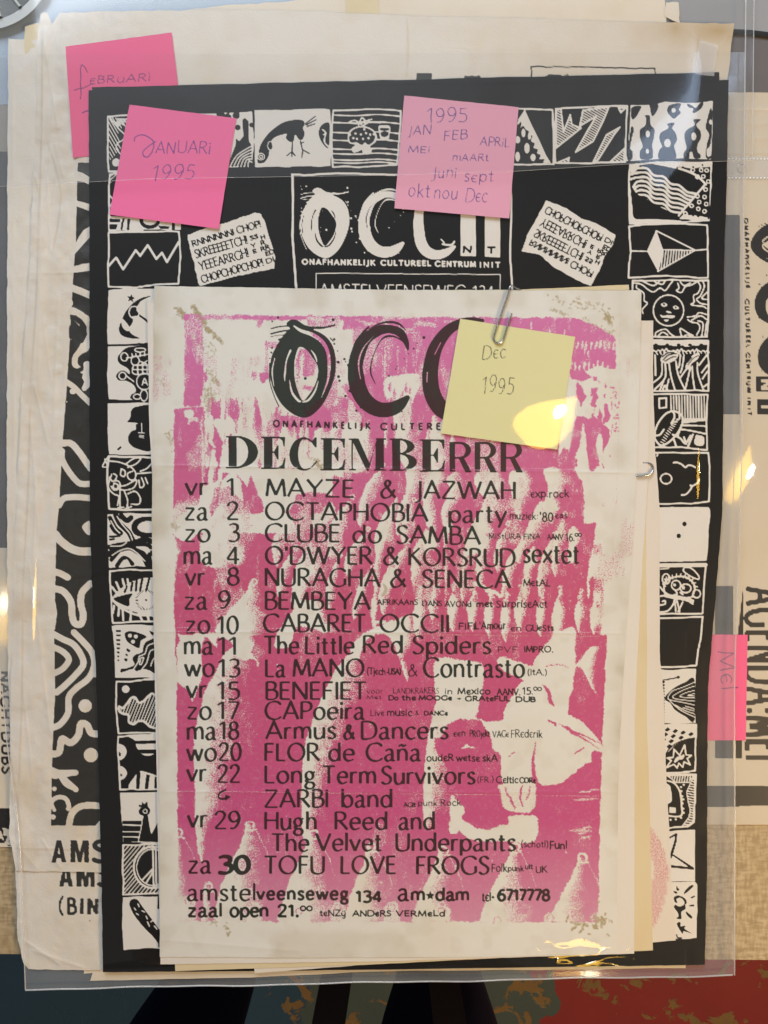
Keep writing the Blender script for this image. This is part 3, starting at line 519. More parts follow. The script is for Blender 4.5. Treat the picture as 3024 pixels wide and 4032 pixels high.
    text(c, "tεl", 1898, 1932, 3548, 34, 6, cons=.1); c.dot(1941, 3533, 5); text(c, "6717778", 1960, 2164, 3546, 43, 11.5, cons=.2, gap=.05)
    text(c, "zaal", 741, 873, 3609, 52, 11, cons=.2); text(c, "open", 906, 1056, 3609, 52, 11, cons=.2); text(c, "21.", 1094, 1175, 3609, 46, 11, cons=.2); c.ring(1193, 3577, 10, 9, 6); c.ring(1219, 3577, 10, 9, 6)
    c.line([(888,3110),(866,3122),(860,3138),(875,3146),(895,3140)], 8, 1, True); c.fill([(886,3128),(910,3138),(886,3154)]); c.line([(893,2828),(930,2802)], 0.5)
    Hd = [("εxp.rock",2090,2240,1958,34,6),("muziεk:",2007,2118,2045,32,5),("'80",2126,2178,2053,40,7),("εas",2187,2233,2040,26,5),("MiStURA",1925,2050,2122,25,4.6),("FiNA",2062,2127,2123,25,4.6),("AANV.",2155,2222,2125,25,4.6),("16.",2228,2262,2130,34,5.6),
          ("MεtAL",2061,2167,2308,30,6),("AFRiKAAnS",1485,1645,2381,24,5.4),("DANS",1663,1740,2386,24,5.2),("AVONd",1752,1856,2388,24,5.2),("mεt",1876,1940,2389,26,7),("SurprisεAct",1955,2155,2391,32,6),
          ("FiFi",1806,1870,2478,28,6.5),("L'Amour",1872,1990,2476,32,6),("εn",2012,2052,2484,26,5),("GUεSts",2070,2180,2484,27,5.6),("PVF",1960,2035,2568,26,4.6),("iMPRO.",2064,2178,2568,27,6.4),
          ("(Tjεch-",1446,1528,2656,30,5.4),("USA)",1530,1578,2655,26,6),("(ItA.)",2078,2153,2658,26,5.2),("voor",1444,1507,2731,24,3.8),("LANDKRAKERS",1548,1728,2731,26,3.6),("in",1752,1782,2733,26,5),("Mεxico",1803,1930,2733,28,6.6),("AANV.",1958,2048,2736,28,6),("15.",2058,2098,2735,30,6),
          ("Mεt",1444,1502,2752,17,3.8),("Do",1530,1568,2757,20,6),("thε",1583,1636,2757,22,7),("MOOGε",1650,1778,2756,19,7),("+",1800,1816,2757,20,5),("GRAtεFUL",1832,2008,2760,22,7),("DUB",2031,2108,2763,22,7),
          ("Livε",1459,1512,2818,26,4.6),("music",1524,1622,2818,30,6.4),("&",1636,1648,2816,20,4),("DANCε",1670,1762,2816,19,5.6),("εεn",1786,1832,2899,28,5),("PROjεkt",1850,1928,2901,30,4.6),("VAGε",1940,2003,2902,28,4.6),("FRεdεrik",2012,2135,2904,34,4.8),
          ("oudεR",1680,1785,2996,30,6.4),("wεtsε",1797,1888,2997,30,6.4),("skA",1901,1957,2998,30,6.6),("(FR.)",1880,1943,3080,26,4.6),("Cεltic",1954,2040,3083,30,6),("CORε",2046,2108,3083,24,6),
          ("AGit",1590,1636,3177,20,4.6),("punk",1646,1722,3173,26,4.6),("Rock",1735,1815,3173,28,5),("(schotl)",2053,2158,3336,29,5),("Fun!",2165,2232,3342,34,7),("Folk",1936,1996,3432,34,5.4),("punk",2000,2062,3430,26,5),("uit",2068,2098,3422,24,5),("UK",2110,2153,3436,28,6),
          ("tεNZÿ",1260,1362,3607,27,6),("ANDεRS",1389,1540,3607,25,6.6),("VERMεLd",1560,1752,3607,25,7)]
    for e in Hd: text(c, e[0], e[1], e[2], e[3], e[4] * .86, e[5] * .80, cons=.12, butt=False, jit=.05, gap=.16)
    text(c, "&", 1607, 1643, 2662, 46, 5, cons=.1, butt=False)
    for x, y, r in ((2270,2106,6),(2284,2106,6),(2108,2712,7),(2125,2713,7)): c.ring(x, y, r, r, 4)
main_text()
def cracked_folds():
    c = M_black
    for y0, y1 in ((1834, 1858), (2488, 2494), (3117, 3120)):
        rr = random.Random(y0); x = 690
        while x < 2380: L = rr.uniform(6, 60); c.line([(x, y0 + (y1 - y0) * (x - 690) / 1700), (x + L, y0 + (y1 - y0) * (x + L - 690) / 1700)], rr.uniform(1.5, 4), 0, k=.8); x += L + rr.uniform(5, 60)
cracked_folds()
def main_stains():
    c = M_stain; R = np.random.RandomState(5)
    def flecks(x0, y0, x1, y1, n, sp, r=(1.5, 5)):
        for i in range(n):
            t = R.rand(); x = x0 + (x1 - x0) * t + R.normal(0, sp); y = y0 + (y1 - y0) * t + R.normal(0, sp); a = R.rand() * 3.1; l = R.uniform(3, 11)
            c.line([(x, y), (x + l * math.cos(a), y + l * math.sin(a))], R.uniform(*r), 1.0, k=R.uniform(.65, 1))
    flecks(760, 1200, 835, 1315, 90, 5, (3, 8)); flecks(705, 1215, 725, 1245, 36, 6, (3, 8)); flecks(745, 1310, 840, 1385, 60, 14, (1.5, 3)); flecks(840, 1310, 878, 1350, 24, 3, (3, 6)); flecks(815, 1440, 860, 1510, 30, 6); flecks(820, 1520, 830, 1620, 130, 16, (2, 4))
    flecks(2180, 1178, 2400, 1210, 60, 12, (2, 5)); flecks(2390, 1240, 2405, 1265, 40, 6, (3, 8)); flecks(2290, 1265, 2420, 1320, 60, 10, (2, 5)); flecks(2175, 1215, 2240, 1240, 24, 4, (2, 4))
    flecks(655, 1700, 690, 1760, 18, 10, (2, 5)); flecks(620, 1500, 650, 1510, 14, 6, (2, 3)); flecks(672, 2060, 705, 2075, 20, 5, (2, 4)); flecks(2260, 3640, 2370, 3620, 70, 20, (3, 9)); flecks(2330, 3560, 2300, 3600, 40, 12, (3, 7)); flecks(890, 3640, 900, 3680, 12, 6, (3, 7)); flecks(820, 3600, 840, 3630, 14, 6, (2, 6))
    c.line([(1510,2300),(1520,2322),(1505,2345)], [6, 14, 8], .6, True); flecks(1240, 1810, 1262, 1835, 30, 6, (3, 7))
    X, Y = c.grid()
    w = .30 * np.exp(-np.minimum.reduce([np.abs(Y - (1832 + .012 * (X - 600))), np.abs(Y - (2487 + .004 * (X - 600))), np.abs(Y - 3120)]) / 5.0) * sstep(2445, 2300, X) * 0
    edge = np.clip(.42 * np.exp(-(X - 606) / 40) + .30 * np.exp(-np.abs(X - 2445) / 60), 0, 1) * (.5 + .5 * vnoise(X, Y, 90, 21))
    marg = np.clip(sstep(700, 640, X) + sstep(2380, 2470, X) + sstep(1235, 1190, Y) + sstep(3640, 3690, Y), 0, 1)
    edge = edge + .20 * marg * sstep(-.2, .9, fbm(X, Y, 170, 320)) + .10 * sstep(.1, 1, fbm(X, Y, 60, 325))
    c.a = np.clip(np.maximum(c.a, np.maximum(w, edge * 1.0)), 0, 1)
main_stains()

# ---------- black poster: field = paper showing through (1) in a solid black print
B_white = Canvas(330, 270, 2890, 3860)
def clipped(c, cs, fn):
    """draw fn() only inside the contour cs"""
    old = c.a.copy(); fn(); R = c.cov(cs); m = np.zeros_like(c.a)
    if R is not None: m[R[0]] = R[1]
    c.a = old * (1 - m) + c.a * m
def hatch(c, poly, ang, gap, w, v=1.0):
    P = np.array(poly, float); cx, cy = P.mean(0); Rr = np.hypot(*(P - (cx, cy)).T).max() + 5
    x0, y0, x1, y1 = P[:, 0].min(), P[:, 1].min(), P[:, 0].max(), P[:, 1].max()
    M_ = Rr * 1.5 + 12; s = (slice(max(int((cy - M_ - c.y0) / c.c), 0), int((cy + M_ - c.y0) / c.c) + 2), slice(max(int((cx - M_ - c.x0) / c.c), 0), int((cx + M_ - c.x0) / c.c) + 2))
    old = c.a[s].copy(); a = math.radians(ang); d = (math.cos(a), math.sin(a)); n = (-d[1], d[0]); k = -Rr; rr = random.Random(int(cx))
    while k < Rr:
        j = rr.uniform(-.15, .15) * gap
        c.line([(cx + n[0] * (k + j) - d[0] * Rr, cy + n[1] * (k + j) - d[1] * Rr), (cx + n[0] * (k - j) + d[0] * Rr, cy + n[1] * (k - j) + d[1] * Rr)], w, v); k += gap
    R = c.cov(poly); m = np.zeros_like(c.a); 
    if R is not None: m[R[0]] = R[1]
    c.a[s] = old * (1 - m[s]) + c.a[s] * m[s]
def wob(P, amp=2.0, seed=1, step=40):
    """uneven hand-cut outline"""
    out = []; rr = random.Random(seed)
    for i in range(len(P)):
        a, b = P[i], P[(i + 1) % len(P)]; n = max(1, int(math.hypot(b[0] - a[0], b[1] - a[1]) / step))
        for k in range(n): t = k / n; out.append((a[0] + (b[0] - a[0]) * t + rr.uniform(-amp, amp), a[1] + (b[1] - a[1]) * t + rr.uniform(-amp, amp)))
    return out
def frame(c, P, w=7, fillv=None, seed=1):
    Q = wob(P, 2.2, seed)
    if fillv: c.fill(Q, 1.0)
    else: c.line(Q, w, 1.0, closed=True)
def black_poster_art():
    c = B_white; L = lambda s, w, v=1, sm=True: c.line(s, w, v, sm); F = lambda s, v=1: c.blob(s, v); Pg = lambda s, v=1: c.fill(s, v)
    # ----- top row
    frame(c, [(426,458),(560,452),(560,672),(426,676)], 7, None, 1); hatch(c, K1("655,700 760,700 700,800 720,880 650,960 645,720"), 60, 11, 4)
    L(K1("655,700 700,760 740,800 730,830 700,850 690,880 720,920"), 5); c.dot(*K1("700,735")[0], 10); c.dot(*K1("690,965")[0], 16); hatch(c, K1("690,700 760,700 760,780 735,760"), 60, 11, 4)
    frame(c, [(430,684),(560,684),(560,905),(430,908)], 7, None, 2); hatch(c, K1("650,1030 700,1030 655,1090"), 140, 10, 4); L(K1("650,1160 672,1190 650,1230"), 6)
    Pg([(432,850),(712,868),(712,905),(432,902)]); 
    for s in ("650,1298 715,1300 715,1318 650,1318", "650,1330 700,1330 690,1360 650,1360"): Pg(K1(s), 0)
    c.line(K1("735,1300 725,1330 722,1360"), 8, 0); c.line(K1("765,1305 760,1360"), 10, 0); c.ring(590, 868, 34, 26, 14, 0); c.line(K1("1030,1320 1030,1360"), 12, 0); Pg(K1("940,1340 1010,1345 1000,1358 950,1358"), 0)
    frame(c, [(700,452),(992,440),(1000,560),(990,656),(700,660)], 7, 1, 3)
    for x, y, r in ((868,450,16),(930,455,14),(902,460,9),(936,502,11),(990,492,9),(880,470,8),(935,440,9)): c.dot(x, y, r, 0)
    Pg(K1("1370,660 1290,800 1330,980 1360,960 1400,860 1400,820 1420,840 1445,810 1440,710 1455,700 1475,720 1478,840 1492,860 1495,985 1330,990 1250,990 1250,760 1300,700"), 0)
    for i in range(6): L([(906 + i * 14, 656), (935 + i * 9, 610 + i * 5), (992, 574 + i * 13)], 5)
    # creature panel
    frame(c, [(1003,436),(1140,432),(1300,428),(1303,556),(1300,655),(1003,658)], 7, 1, 4)
    Pg(cr(K2("25,920 40,860 80,800 130,755 180,725 240,712 290,715 300,740 290,760 300,790 290,825 270,830 245,800 235,835 210,840 190,820 195,795 165,800 130,812 105,835 110,880 90,900 85,930 60,965 25,968 20,940"), True), 0)
    c.ring(*K2("98,865")[0], 11, 17, 4, 1); c.ring(*K2("42,930")[0], 14, 13, 4, 1); c.ring(*K2("42,930")[0], 6, 6, 4, 1)
    for s in ("305,735 365,690", "310,742 370,710", "315,752 362,735", "228,838 226,930", "226,900 195,925", "226,900 245,925", "275,838 290,895", "290,890 285,935", "290,890 330,912", "295,845 280,850"): L(K2(s), 5, 0)
    F(K2("445,728 400,745 385,790 400,840 440,880 448,800"), 0); L(K2("408,770 425,790 418,840 440,870"), 6, 1); L(K2("412,800 430,790"), 5, 1)
    # berry panel
    frame(c, K2("470,655 600,650 740,648 872,660 868,800 850,980 700,990 465,990 462,820"), 7, None, 5)
    for y in (683, 727, 786, 832, 884, 912, 948, 965): L(K2(f"468,{y} 600,{y+4} 740,{y-3} 870,{y+8}"), 6)
    F(K2("555,820 565,780 600,755 650,748 700,765 728,800 725,840 690,870 700,890 690,910 650,912 640,890 620,900 590,905 580,880 600,860 565,850"), 1); F(K2("565,820 575,785 605,763 650,757 695,773 716,800 712,835 680,860 660,845 640,860 610,845 575,845"), 0)
    for s in ("570,800", "603,793", "635,798", "665,790", "655,768", "690,800", "590,820", "648,825", "612,825", "680,820", "712,798"): c.dot(*K2(s)[0], 5)
    for s in ("565,725 600,715 640,740", "600,735 650,722 700,708", "620,745 640,700 660,715", "650,745 690,725 750,730"): L(K2(s), 6)
    F(K2("740,750 775,742 808,752 805,800 795,830 755,830 745,800"), 1); F(K2("750,760 800,762 795,775 755,775"), 0); F(K2("755,785 798,785 790,810 760,810"), 0)
    # fang panel
    frame(c, K3("60,650 200,645 380,650 385,800 388,975 150,978 60,975"), 7, None, 6); L(K3("380,650 392,800 388,978"), 4)
    Pg(K3("215,650 250,730 300,830 340,920 370,968 320,965 335,945 300,945 310,920 285,910 295,885 265,880 275,850 250,840 262,805 235,800 240,780 222,770 205,745 190,760 195,720 170,745 175,710")); 
    for x, y, a, b in ((207,790,12,26),(172,830,16,22),(228,880,16,32),(172,930,14,30),(264,935,16,22),(242,810,10,20)): c.fill([(1924 + (x + a * math.cos(t)) / 1.508, (y + b * math.sin(t)) / 1.508) for t in np.linspace(0, 6.2, 14)], 1)
    # leaf panel
    lf = K3("400,648 600,635 825,628 815,800 808,965 600,968 395,970 398,800"); frame(c, lf, 7, None, 7)
    for s, a in (("402,650 430,650 445,780 485,680 495,740 550,760 400,880", 30), ("560,655 715,635 680,720 620,840 515,905 590,770 640,690 540,750", 30), ("620,962 700,800 780,755 745,800 650,950", 30), ("720,962 808,880 806,962", 30), ("410,965 480,935 470,968", 30), ("770,640 815,640 785,670", 30)):
        hatch(c, K3(s), a, 9, 4.5); c.line(K3(s), 6, 1, closed=True)
    # bottle panel
    frame(c, K3("845,620 980,625 1045,605 1180,612 1335,600 1330,780 1322,945 1150,940 980,945 820,960 835,800"), 7, 1, 8)
    for s in ("955,685 962,740 985,770 978,830 970,860 975,900 970,940 905,945 898,900 915,870 900,820 900,770 930,745 935,700 925,688", "1060,735 1105,730 1090,760 1110,790 1118,830 1100,870 1110,900 1105,940 1010,940 1015,890 1030,870 1015,830 1020,790 1055,770 1070,755",
              "1215,710 1260,708 1235,735 1235,750 1258,780 1260,820 1240,860 1240,900 1258,920 1255,940 1220,938 1210,905 1195,905 1190,938 1160,940 1160,905 1175,880 1165,830 1165,790 1185,765 1215,750 1225,735",
              "960,620 1005,620 1003,650 985,680 970,690 960,650", "1075,625 1140,615 1130,650 1140,670 1120,690 1100,705 1080,690 1060,660", "1180,615 1205,625 1230,640 1250,618 1275,605 1265,640 1225,670 1210,665 1215,645 1185,635", "850,640 905,630 890,670 870,700 850,705",
              "1320,640 1328,700 1318,850 1295,890 1300,930 1322,925 1320,940 1290,935 1295,860 1310,800 1290,760 1300,700", "845,760 862,770 850,820 840,880 855,900 850,945 825,940"):
        c.blob(K3(s), 0)
    for x, y, a, b in ((945,795,13,20),(943,898,10,15),(1062,850,20,26),(1218,810,15,24),(1202,915,9,8),(1098,655,13,15),(1318,725,9,16)): c.fill([(1924 + (x + a * math.cos(t)) / 1.508, (y + b * math.sin(t)) / 1.508) for t in np.linspace(0, 6.2, 14)], 1)
    # ----- centre box, title
    c.line(K2("225,1035 300,1040 500,1028 700,1035 860,1038 1150,1040 1500,1035 1525,1040 1528,1300 1520,1500 1535,1734"), 8, 1); c.line(K2("228,1035 232,1200 228,1400 240,1560 252,1734"), 9, 1)
    T = Aff(.745, .715, 1182, 738, 1063, 1256); brush_O(c, T, 1, False)
    T = Aff(.745, .715, 1413, 744, 1373, 1266); brush_C(c, T, 1)
    T = Aff(.80, .715, 1628, 744, 1690, 1262); c2 = c.a.copy()
    c.line(T([(1800,1278),(1750,1315),(1722,1370),(1715,1440),(1718,1500),(1728,1560),(1755,1605),(1800,1625),(1850,1612),(1892,1580)]), np.array([30, 40, 46, 52, 56, 58, 56, 50, 40, 16]) * .76, 1, True)
    for s, w in (("1030,1370 1042,1410 1070,1450", 6), ("1055,1440 1075,1455", 5)): L(K2(s), w, 0)
    L(K2("1120,1450 1170,1455 1190,1435"), 8); L(K2("1110,1420 1130,1440"), 5)
    Pg(K2("1228,1200 1316,1200 1318,1522 1226,1520")); Pg(K2("1372,1200 1462,1200 1462,1528 1370,1526"))
    for s in ("1244,1498 1248,1464", "1248,1464 1284,1498", "1284,1498 1290,1464", "1390,1468 1430,1468", "1410,1468 1408,1502"): c.line(K2(s), 8, 0)
    text(c, "ONAFHANKELIJK", 1190, 1476, 1040, 19, 6.5, dy=4, cons=.05, gap=.38, butt=False); text(c, "CULTUREEL", 1500, 1695, 1044, 19, 6.5, dy=2, cons=.05, gap=.38, butt=False); text(c, "CENTRUM", 1714, 1872, 1048, 19, 6.5, dy=2, cons=.05, gap=.38, butt=False); text(c, "iNIT".upper(), 1890, 1968, 1052, 19, 6.5, cons=.05, gap=.5, butt=False)
    c.line(K2("370,1734 370,1622 1462,1630 1460,1734"), 4, 1); text(c, "AMSTELVEENSEWEG", 1258, 1834, 1170, 52, 5, dy=6, cons=.1, gap=.12); text(c, "134", 1862, 1945, 1176, 50, 5, cons=.1)
    # ----- the two shouting cards
    card = K14("350,565 440,530 520,510 622,474 650,478 668,520 690,590 708,655 704,700 560,730 400,772 392,760 380,690 360,620"); c.fill(wob(card, 2, 9, 14), 1)
    def shout(O, U, V, s):
        rows = [("RNNNNNN!", .03, .56, .80, 26), ("CHOP!", .60, .90, .80, 30), ("SKREEEEETCH!", .03, .69, .55, 36), ("YEEEARRGH!", .04, .66, .28, 38), ("CHOPCHOPCHOP!", .02, .80, .02, 33), ("SS", .73, .83, .60, 18), ("H", .86, .91, .55, 18), ("Y", .72, .77, .44, 16), ("R", .84, .89, .44, 18), ("E", .72, .76, .32, 16), ("RR", .82, .93, .32, 18), ("ED", .86, .97, .20, 18), ("D!", .84, .94, .04, 20)]
        for t, a, b, y, h in rows:
            o = (O[0] + U[0] * a * s + V[0] * y * 190, O[1] + U[1] * a * s + V[1] * y * 190)
            text(c, t, 0, (b - a) * s, o, h * .9, 4.8, 0.0, cons=.1, butt=False, gap=.12, jit=.03, up=(U, V))
    a = math.radians(-16); shout((792, 1120), (math.cos(a), math.sin(a)), (math.sin(a) * 1.0, -math.cos(a) * 1.0), 322)
    card = K15("165,453 240,480 320,530 400,560 470,605 455,650 420,700 400,760 360,826 300,800 200,745 140,690 58,675 90,590 130,520"); c.fill(wob(card, 2, 10, 14), 1)
    a = math.radians(27); shout((2152, 806), (math.cos(a), math.sin(a)), (-math.sin(a) * .98, math.cos(a) * .98), 318)
    # ----- left column
    frame(c, K4("860,-170 1000,-175 1420,-180 1424,20 1415,240 1240,245 1080,262 860,258 855,100"), 7, None, 11); c.line(K4("858,98 920,28 975,122 1075,-30 1110,15 1170,-70 1238,40 1282,-10 1322,64 1415,-95"), 9, 1)
    frame(c, K4("860,285 1000,275 1400,272 1400,706 1000,710 855,715 850,500"), 7, 1, 12); star(c, 400 + 116, 1175, 19, 0, 5, .38, -80)
    Pg(cr(K4("1200,332 1130,345 1060,385 1000,450 965,520 942,590 960,640 1020,665 1105,668 1060,645 1030,620 1020,585 1040,560 1055,520 1040,500 1090,490 1150,530 1170,548 1165,520 1110,480 1080,440 1110,380 1160,350"), True), 0)
    c.ring(*K4("1062,462")[0], 20, 24, 5, 1); c.fill(cr(K4("960,510 990,530 1030,590 1010,612 970,580"), True), 1); c.blob(K4("1050,470 1065,440 1080,430 1080,460"), 0)
    frame(c, K4("855,730 1000,725 1400,722 1400,1150 1000,1155 860,1150 850,950"), 7, 1, 13)
    Pg(cr(K4("1200,735 1080,730 1000,745 950,790 930,830 950,870 1010,905 1030,940 1020,950 985,925 945,930 920,965 940,1000 1000,1005 1060,1040 1075,1090 1040,1115 1045,1150 1200,1152"), True), 0)
    for x, y, a, b in ((985,815,14,16),(1070,845,16,18),(970,965,14,14),(1142,1010,30,32),(1085,1130,14,10),(1140,1120,14,22),(1110,760,22,8)): c.ring(x / 2.011, 1000 + y / 2.011, a, b, 5, 1)
    for s in ("1000,825 1200,790", "1045,790 1050,815", "1075,788 1080,812", "1110,785 1112,810", "1145,783 1147,806", "1055,880 1200,880", "1055,880 1060,950 1200,945", "1090,880 1092,950", "1130,880 1130,950", "1165,880 1165,950", "1055,915 1200,915", "1110,850 1160,870", "1165,845 1120,875", "1125,1040 1145,985 1168,1040", "1130,1020 1160,1020", "1000,965 1060,1010"): L(K4(s), 5, 1)
    frame(c, K4("855,1180 1000,1178 1400,1175 1400,1585 1000,1592 860,1585 850,1400"), 7, 1, 14); Pg(cr(K4("1200,1205 1080,1210 1040,1240 1030,1300 1008,1330 1060,1335 1200,1335"), True), 0); Pg(cr(K4("1085,1345 1200,1345 1200,1550 1080,1540 1025,1500 1015,1450 1040,1405 1075,1390"), True), 0)
    for s in ("1122,1340 1124,1410", "1095,1415 1145,1420", "1100,1435 1140,1440", "1100,1450 1140,1455"): L(K4(s), 4, 1)
    L(K4("935,1548 955,1530"), 8, 0)
    frame(c, K4("860,1605 1000,1612 1400,1610 1400,2030 1000,2025 862,2018 850,1800"), 8, None, 15)
    for s in ("830,1625 850,1680 812,1680 860,1600", "870,1640 950,1650 1040,1690 1075,1740 1060,1790 1020,1780 1010,1740 1050,1720", "1000,1660 1060,1620 1115,1615 1080,1660 1010,1690", "900,1740 925,1760 900,1800 875,1780 885,1745", "960,1700 990,1720 985,1760 955,1750 960,1710", "905,1815 935,1830 925,1860 895,1850 905,1815", "885,1800 940,1800 950,1850 905,1870 880,1840", "940,1840 1000,1830 1080,1790 1060,1850 990,1870 940,1860",
              "950,1870 950,2000", "985,1880 1010,1950 1005,2010", "1010,1900 1070,1880 1110,1930 1100,1980 1040,1980", "935,2010 980,2005", "990,2020 1040,2000", "870,1770 860,1850 900,1900 940,1920 930,1990", "1120,1770 1140,1830 1110,1850 1100,1790", "1150,1770 1170,1820", "1110,1720 1160,1700 1200,1660", "1080,1740 1200,1730"): L(K4(s), 6, 1)
    # organic panel
    frame(c, K11("45,45 200,35 500,50 500,420 250,415 52,430 40,250"), 7, 1, 16)
    for s, w in (("60,70 80,110 105,150 140,180 100,170 70,130", 16), ("100,50 130,110 190,170 215,215 235,250", 20), ("140,55 180,90 210,70", 20), ("360,85 300,85 250,105 235,145 265,180 360,190", 24), ("60,280 130,265 230,250 300,225 360,240", 20), ("60,330 110,300 200,280 260,310 300,340 330,400", 26), ("70,370 130,300", 16), ("110,412 150,360 185,365 220,400", 16), ("60,205 130,200", 8), ("60,225 90,222", 8), ("250,262 330,265 360,300 360,330", 16), ("340,330 355,420", 14)): c.line(K11(s), w, 0, True)
    for s in ("65,90 100,150 130,180", "110,60 150,120 200,180 220,230", "360,100 310,100 270,120 265,150 300,170 360,172", "62,272 140,270 180,245", "75,340 130,305 195,290 250,320 310,380", "250,280 300,300 360,300", "150,400 178,370 200,405"): c.line(K11(s), 5, 1, True)
    # eye panel
    frame(c, K11("58,450 200,440 500,455 500,810 200,812 80,825 70,640"), 7, None, 17)
    Pg(cr(K11("75,650 110,600 160,560 230,520 340,498 420,520 420,770 340,770 230,740 150,710 100,690"), True)); Pg(cr(K11("85,650 150,625 220,612 200,650 195,700 150,690"), True), 0)
    cx, cy = K11("318,658")[0]; c.dot(cx, cy, 42, 0)
    for i in range(40): t = i * math.pi / 20; c.line([(cx + 27 * math.cos(t), cy + 27 * math.sin(t)), (cx + 46 * math.cos(t), cy + 46 * math.sin(t))], 3.4, 1)
    c.dot(cx, cy, 30, 1); c.dot(cx, cy, 4, 0); c.ring(cx, cy, 52, 54, 9, 1)
    for s in ("180,560 165,600", "220,535 210,590", "250,520 245,590", "290,510 275,590", "340,505 320,585"): L(K11(s), 9, 0)
    for s in ("75,565 110,610", "105,530 130,590", "150,510 165,570", "185,510 195,560", "90,700 80,750", "125,700 120,770", "150,710 155,800", "210,730 205,810", "265,750 290,805", "325,740 335,800", "150,720 260,765 420,760", "110,690 150,725"): L(K11(s), 9, 1)
    # p10
    frame(c, K11("75,840 250,832 500,850 500,1218 300,1212 100,1210 90,1000"), 7, 1, 18)
    for i, y in enumerate((880, 912, 945, 975, 1005, 1035, 1062, 1090)): Pg(K11(f"{100+i*1.5},{y-8} {140-i*2},{y-8} {138-i*2},{y+6} {103+i*2},{y+6}"), 0)
    for s in ("180,1000 210,1020 195,1032 178,1020", "170,1040 190,1045 185,1060 168,1052", "165,1072 188,1078 180,1098 160,1090", "340,875 375,890 370,915 350,900"): Pg(K11(s), 0)
    Pg(cr(K11("165,900 190,882 240,885 320,918 280,950 268,1000 220,980 180,950"), True), 0); c.dot(*K11("203,912")[0], 8); c.dot(*K11("245,918")[0], 8); c.dot(*K11("225,955")[0], 8)
    Pg(cr(K11("400,950 330,950 300,985 290,1030 240,1050 220,1080 235,1120 180,1145 140,1150 140,1175 220,1150 250,1165 300,1150 340,1160 400,1170"), True), 0)
    for s in ("380,965 330,985 310,1040 270,1060 260,1100 230,1150", "400,1010 350,1020 330,1080 320,1110 290,1150", "400,1060 370,1080 350,1130", "270,1120 280,1075 300,1070 285,1115 270,1120"): c.line(K11(s), 5, 1, True)
    # p11
    frame(c, K12("105,58 200,62 315,42 500,50 500,430 250,425 118,432 100,240"), 7, None, 19); c.dot(*K12("172,115")[0], 15)
    bl = cr(K12("125,240 150,250 180,220 210,180 240,175 265,210 300,200 340,160 370,150 420,200 420,380 360,388 330,370 300,345 260,345 230,365 195,350 190,300 150,290 125,270"), True); hatch(c, [tuple(p) for p in bl], 112, 11, 4.5); c.line(bl, 9, 1, closed=True)
    # p12
    frame(c, K12("115,455 200,445 500,440 500,825 300,830 135,832 125,640"), 7, None, 20); Pg(cr(K12("200,448 420,445 420,520 400,560 340,592 290,580 250,530 235,480"), True)); Pg(K12("235,485 415,482 415,505 240,507"), 0); Pg(K12("255,548 410,548 385,574 290,576"), 0)
    Pg(cr(K12("200,828 235,740 270,705 310,705 420,750 420,828"), True)); Pg(K12("250,712 278,708 270,828 245,828"), 0); Pg(K12("320,722 345,730 332,828 308,828"), 0); Pg(K12("380,740 400,745 395,825 375,825"), 0)
    Pg(cr(K12("122,510 160,520 180,560 165,600 135,622 125,600 140,575 125,560"), True)); Pg(cr(K12("130,665 165,680 182,715 165,750 135,765 130,745 150,730 135,715"), True)); c.dot(*K12("130,586")[0], 5, 0)
    # rooster
    frame(c, K12("135,855 300,852 500,848 500,1205 300,1212 150,1212 142,1000"), 7, 1, 21); Pg(K12("150,1055 290,1055 262,1205 155,1208"), 0)
    for y in (1085, 1133, 1170): c.line(K12(f"155,{y} {280-(y-1085)*.2},{y+3}"), 5, 1)
    Pg(K12("300,1015 330,1015 345,1110 355,1155 400,1070 500,1090 500,1205 262,1205 285,1110"), 0); c.line(K12("290,1060 280,1120 262,1205"), 4, 1)
    Pg(cr(K12("265,985 290,955 325,952 345,975 340,1005 310,1020 275,1010"), True), 0); c.ring(*K12("312,988")[0], 8, 8, 4, 1); Pg(K12("262,940 285,945 290,918 305,938 325,915 330,950 300,950 270,960"), 0)
    # peace
    frame(c, K6("890,605 1000,600 1400,590 1400,950 1000,955 895,962 892,780"), 7, None, 22); hatch(c, K6("895,610 1400,600 1400,945 900,955"), -50, 12, 4.6); cx, cy = K6("1110,765")[0]
    c.dot(cx, cy, 82, 0); c.ring(cx, cy, 76, 82, 8); c.ring(cx, cy, 64, 72, 5); c.dot(cx, cy, 62, 0)
    for s in ("1110,625 1115,905", "1132,625 1135,905", "1105,780 1030,860", "1115,790 1060,880"): L(K6(s), 7)
    # cactus
    frame(c, K6("888,978 1000,980 1400,975 1400,1350 1000,1355 895,1365 885,1120"), 7, 1, 23); c.line(K6("975,1030 1010,1090 1080,1180 1130,1240 1170,1300"), [40, 46, 44, 36, 30], 0, True); c.line(K6("1155,980 1150,1060"), 10, 0); c.line(K6("1155,1220 1155,1340"), 7, 0)
    for s in ("975,1060 985,1075", "1000,1030 1010,1050", "1030,1080 1050,1090", "990,1100 1005,1110", "1060,1120 1070,1140", "1070,1160 1085,1195", "1120,1190 1140,1215", "1095,1160 1112,1150"): L(K6(s), 5, 1)
    c.fill([(405, 3745), (625, 3738), (625, 3830), (405, 3830)], 0)
    # ----- right column : waves
    frame(c, K3("838,978 1000,962 1320,965 1318,1100 1305,1310 1150,1320 960,1320 835,1325 832,1150"), 7, None, 24)
    wf = K3("840,985 1315,972 1300,1300 1150,1300 1130,1280 1285,1090 1300,990")
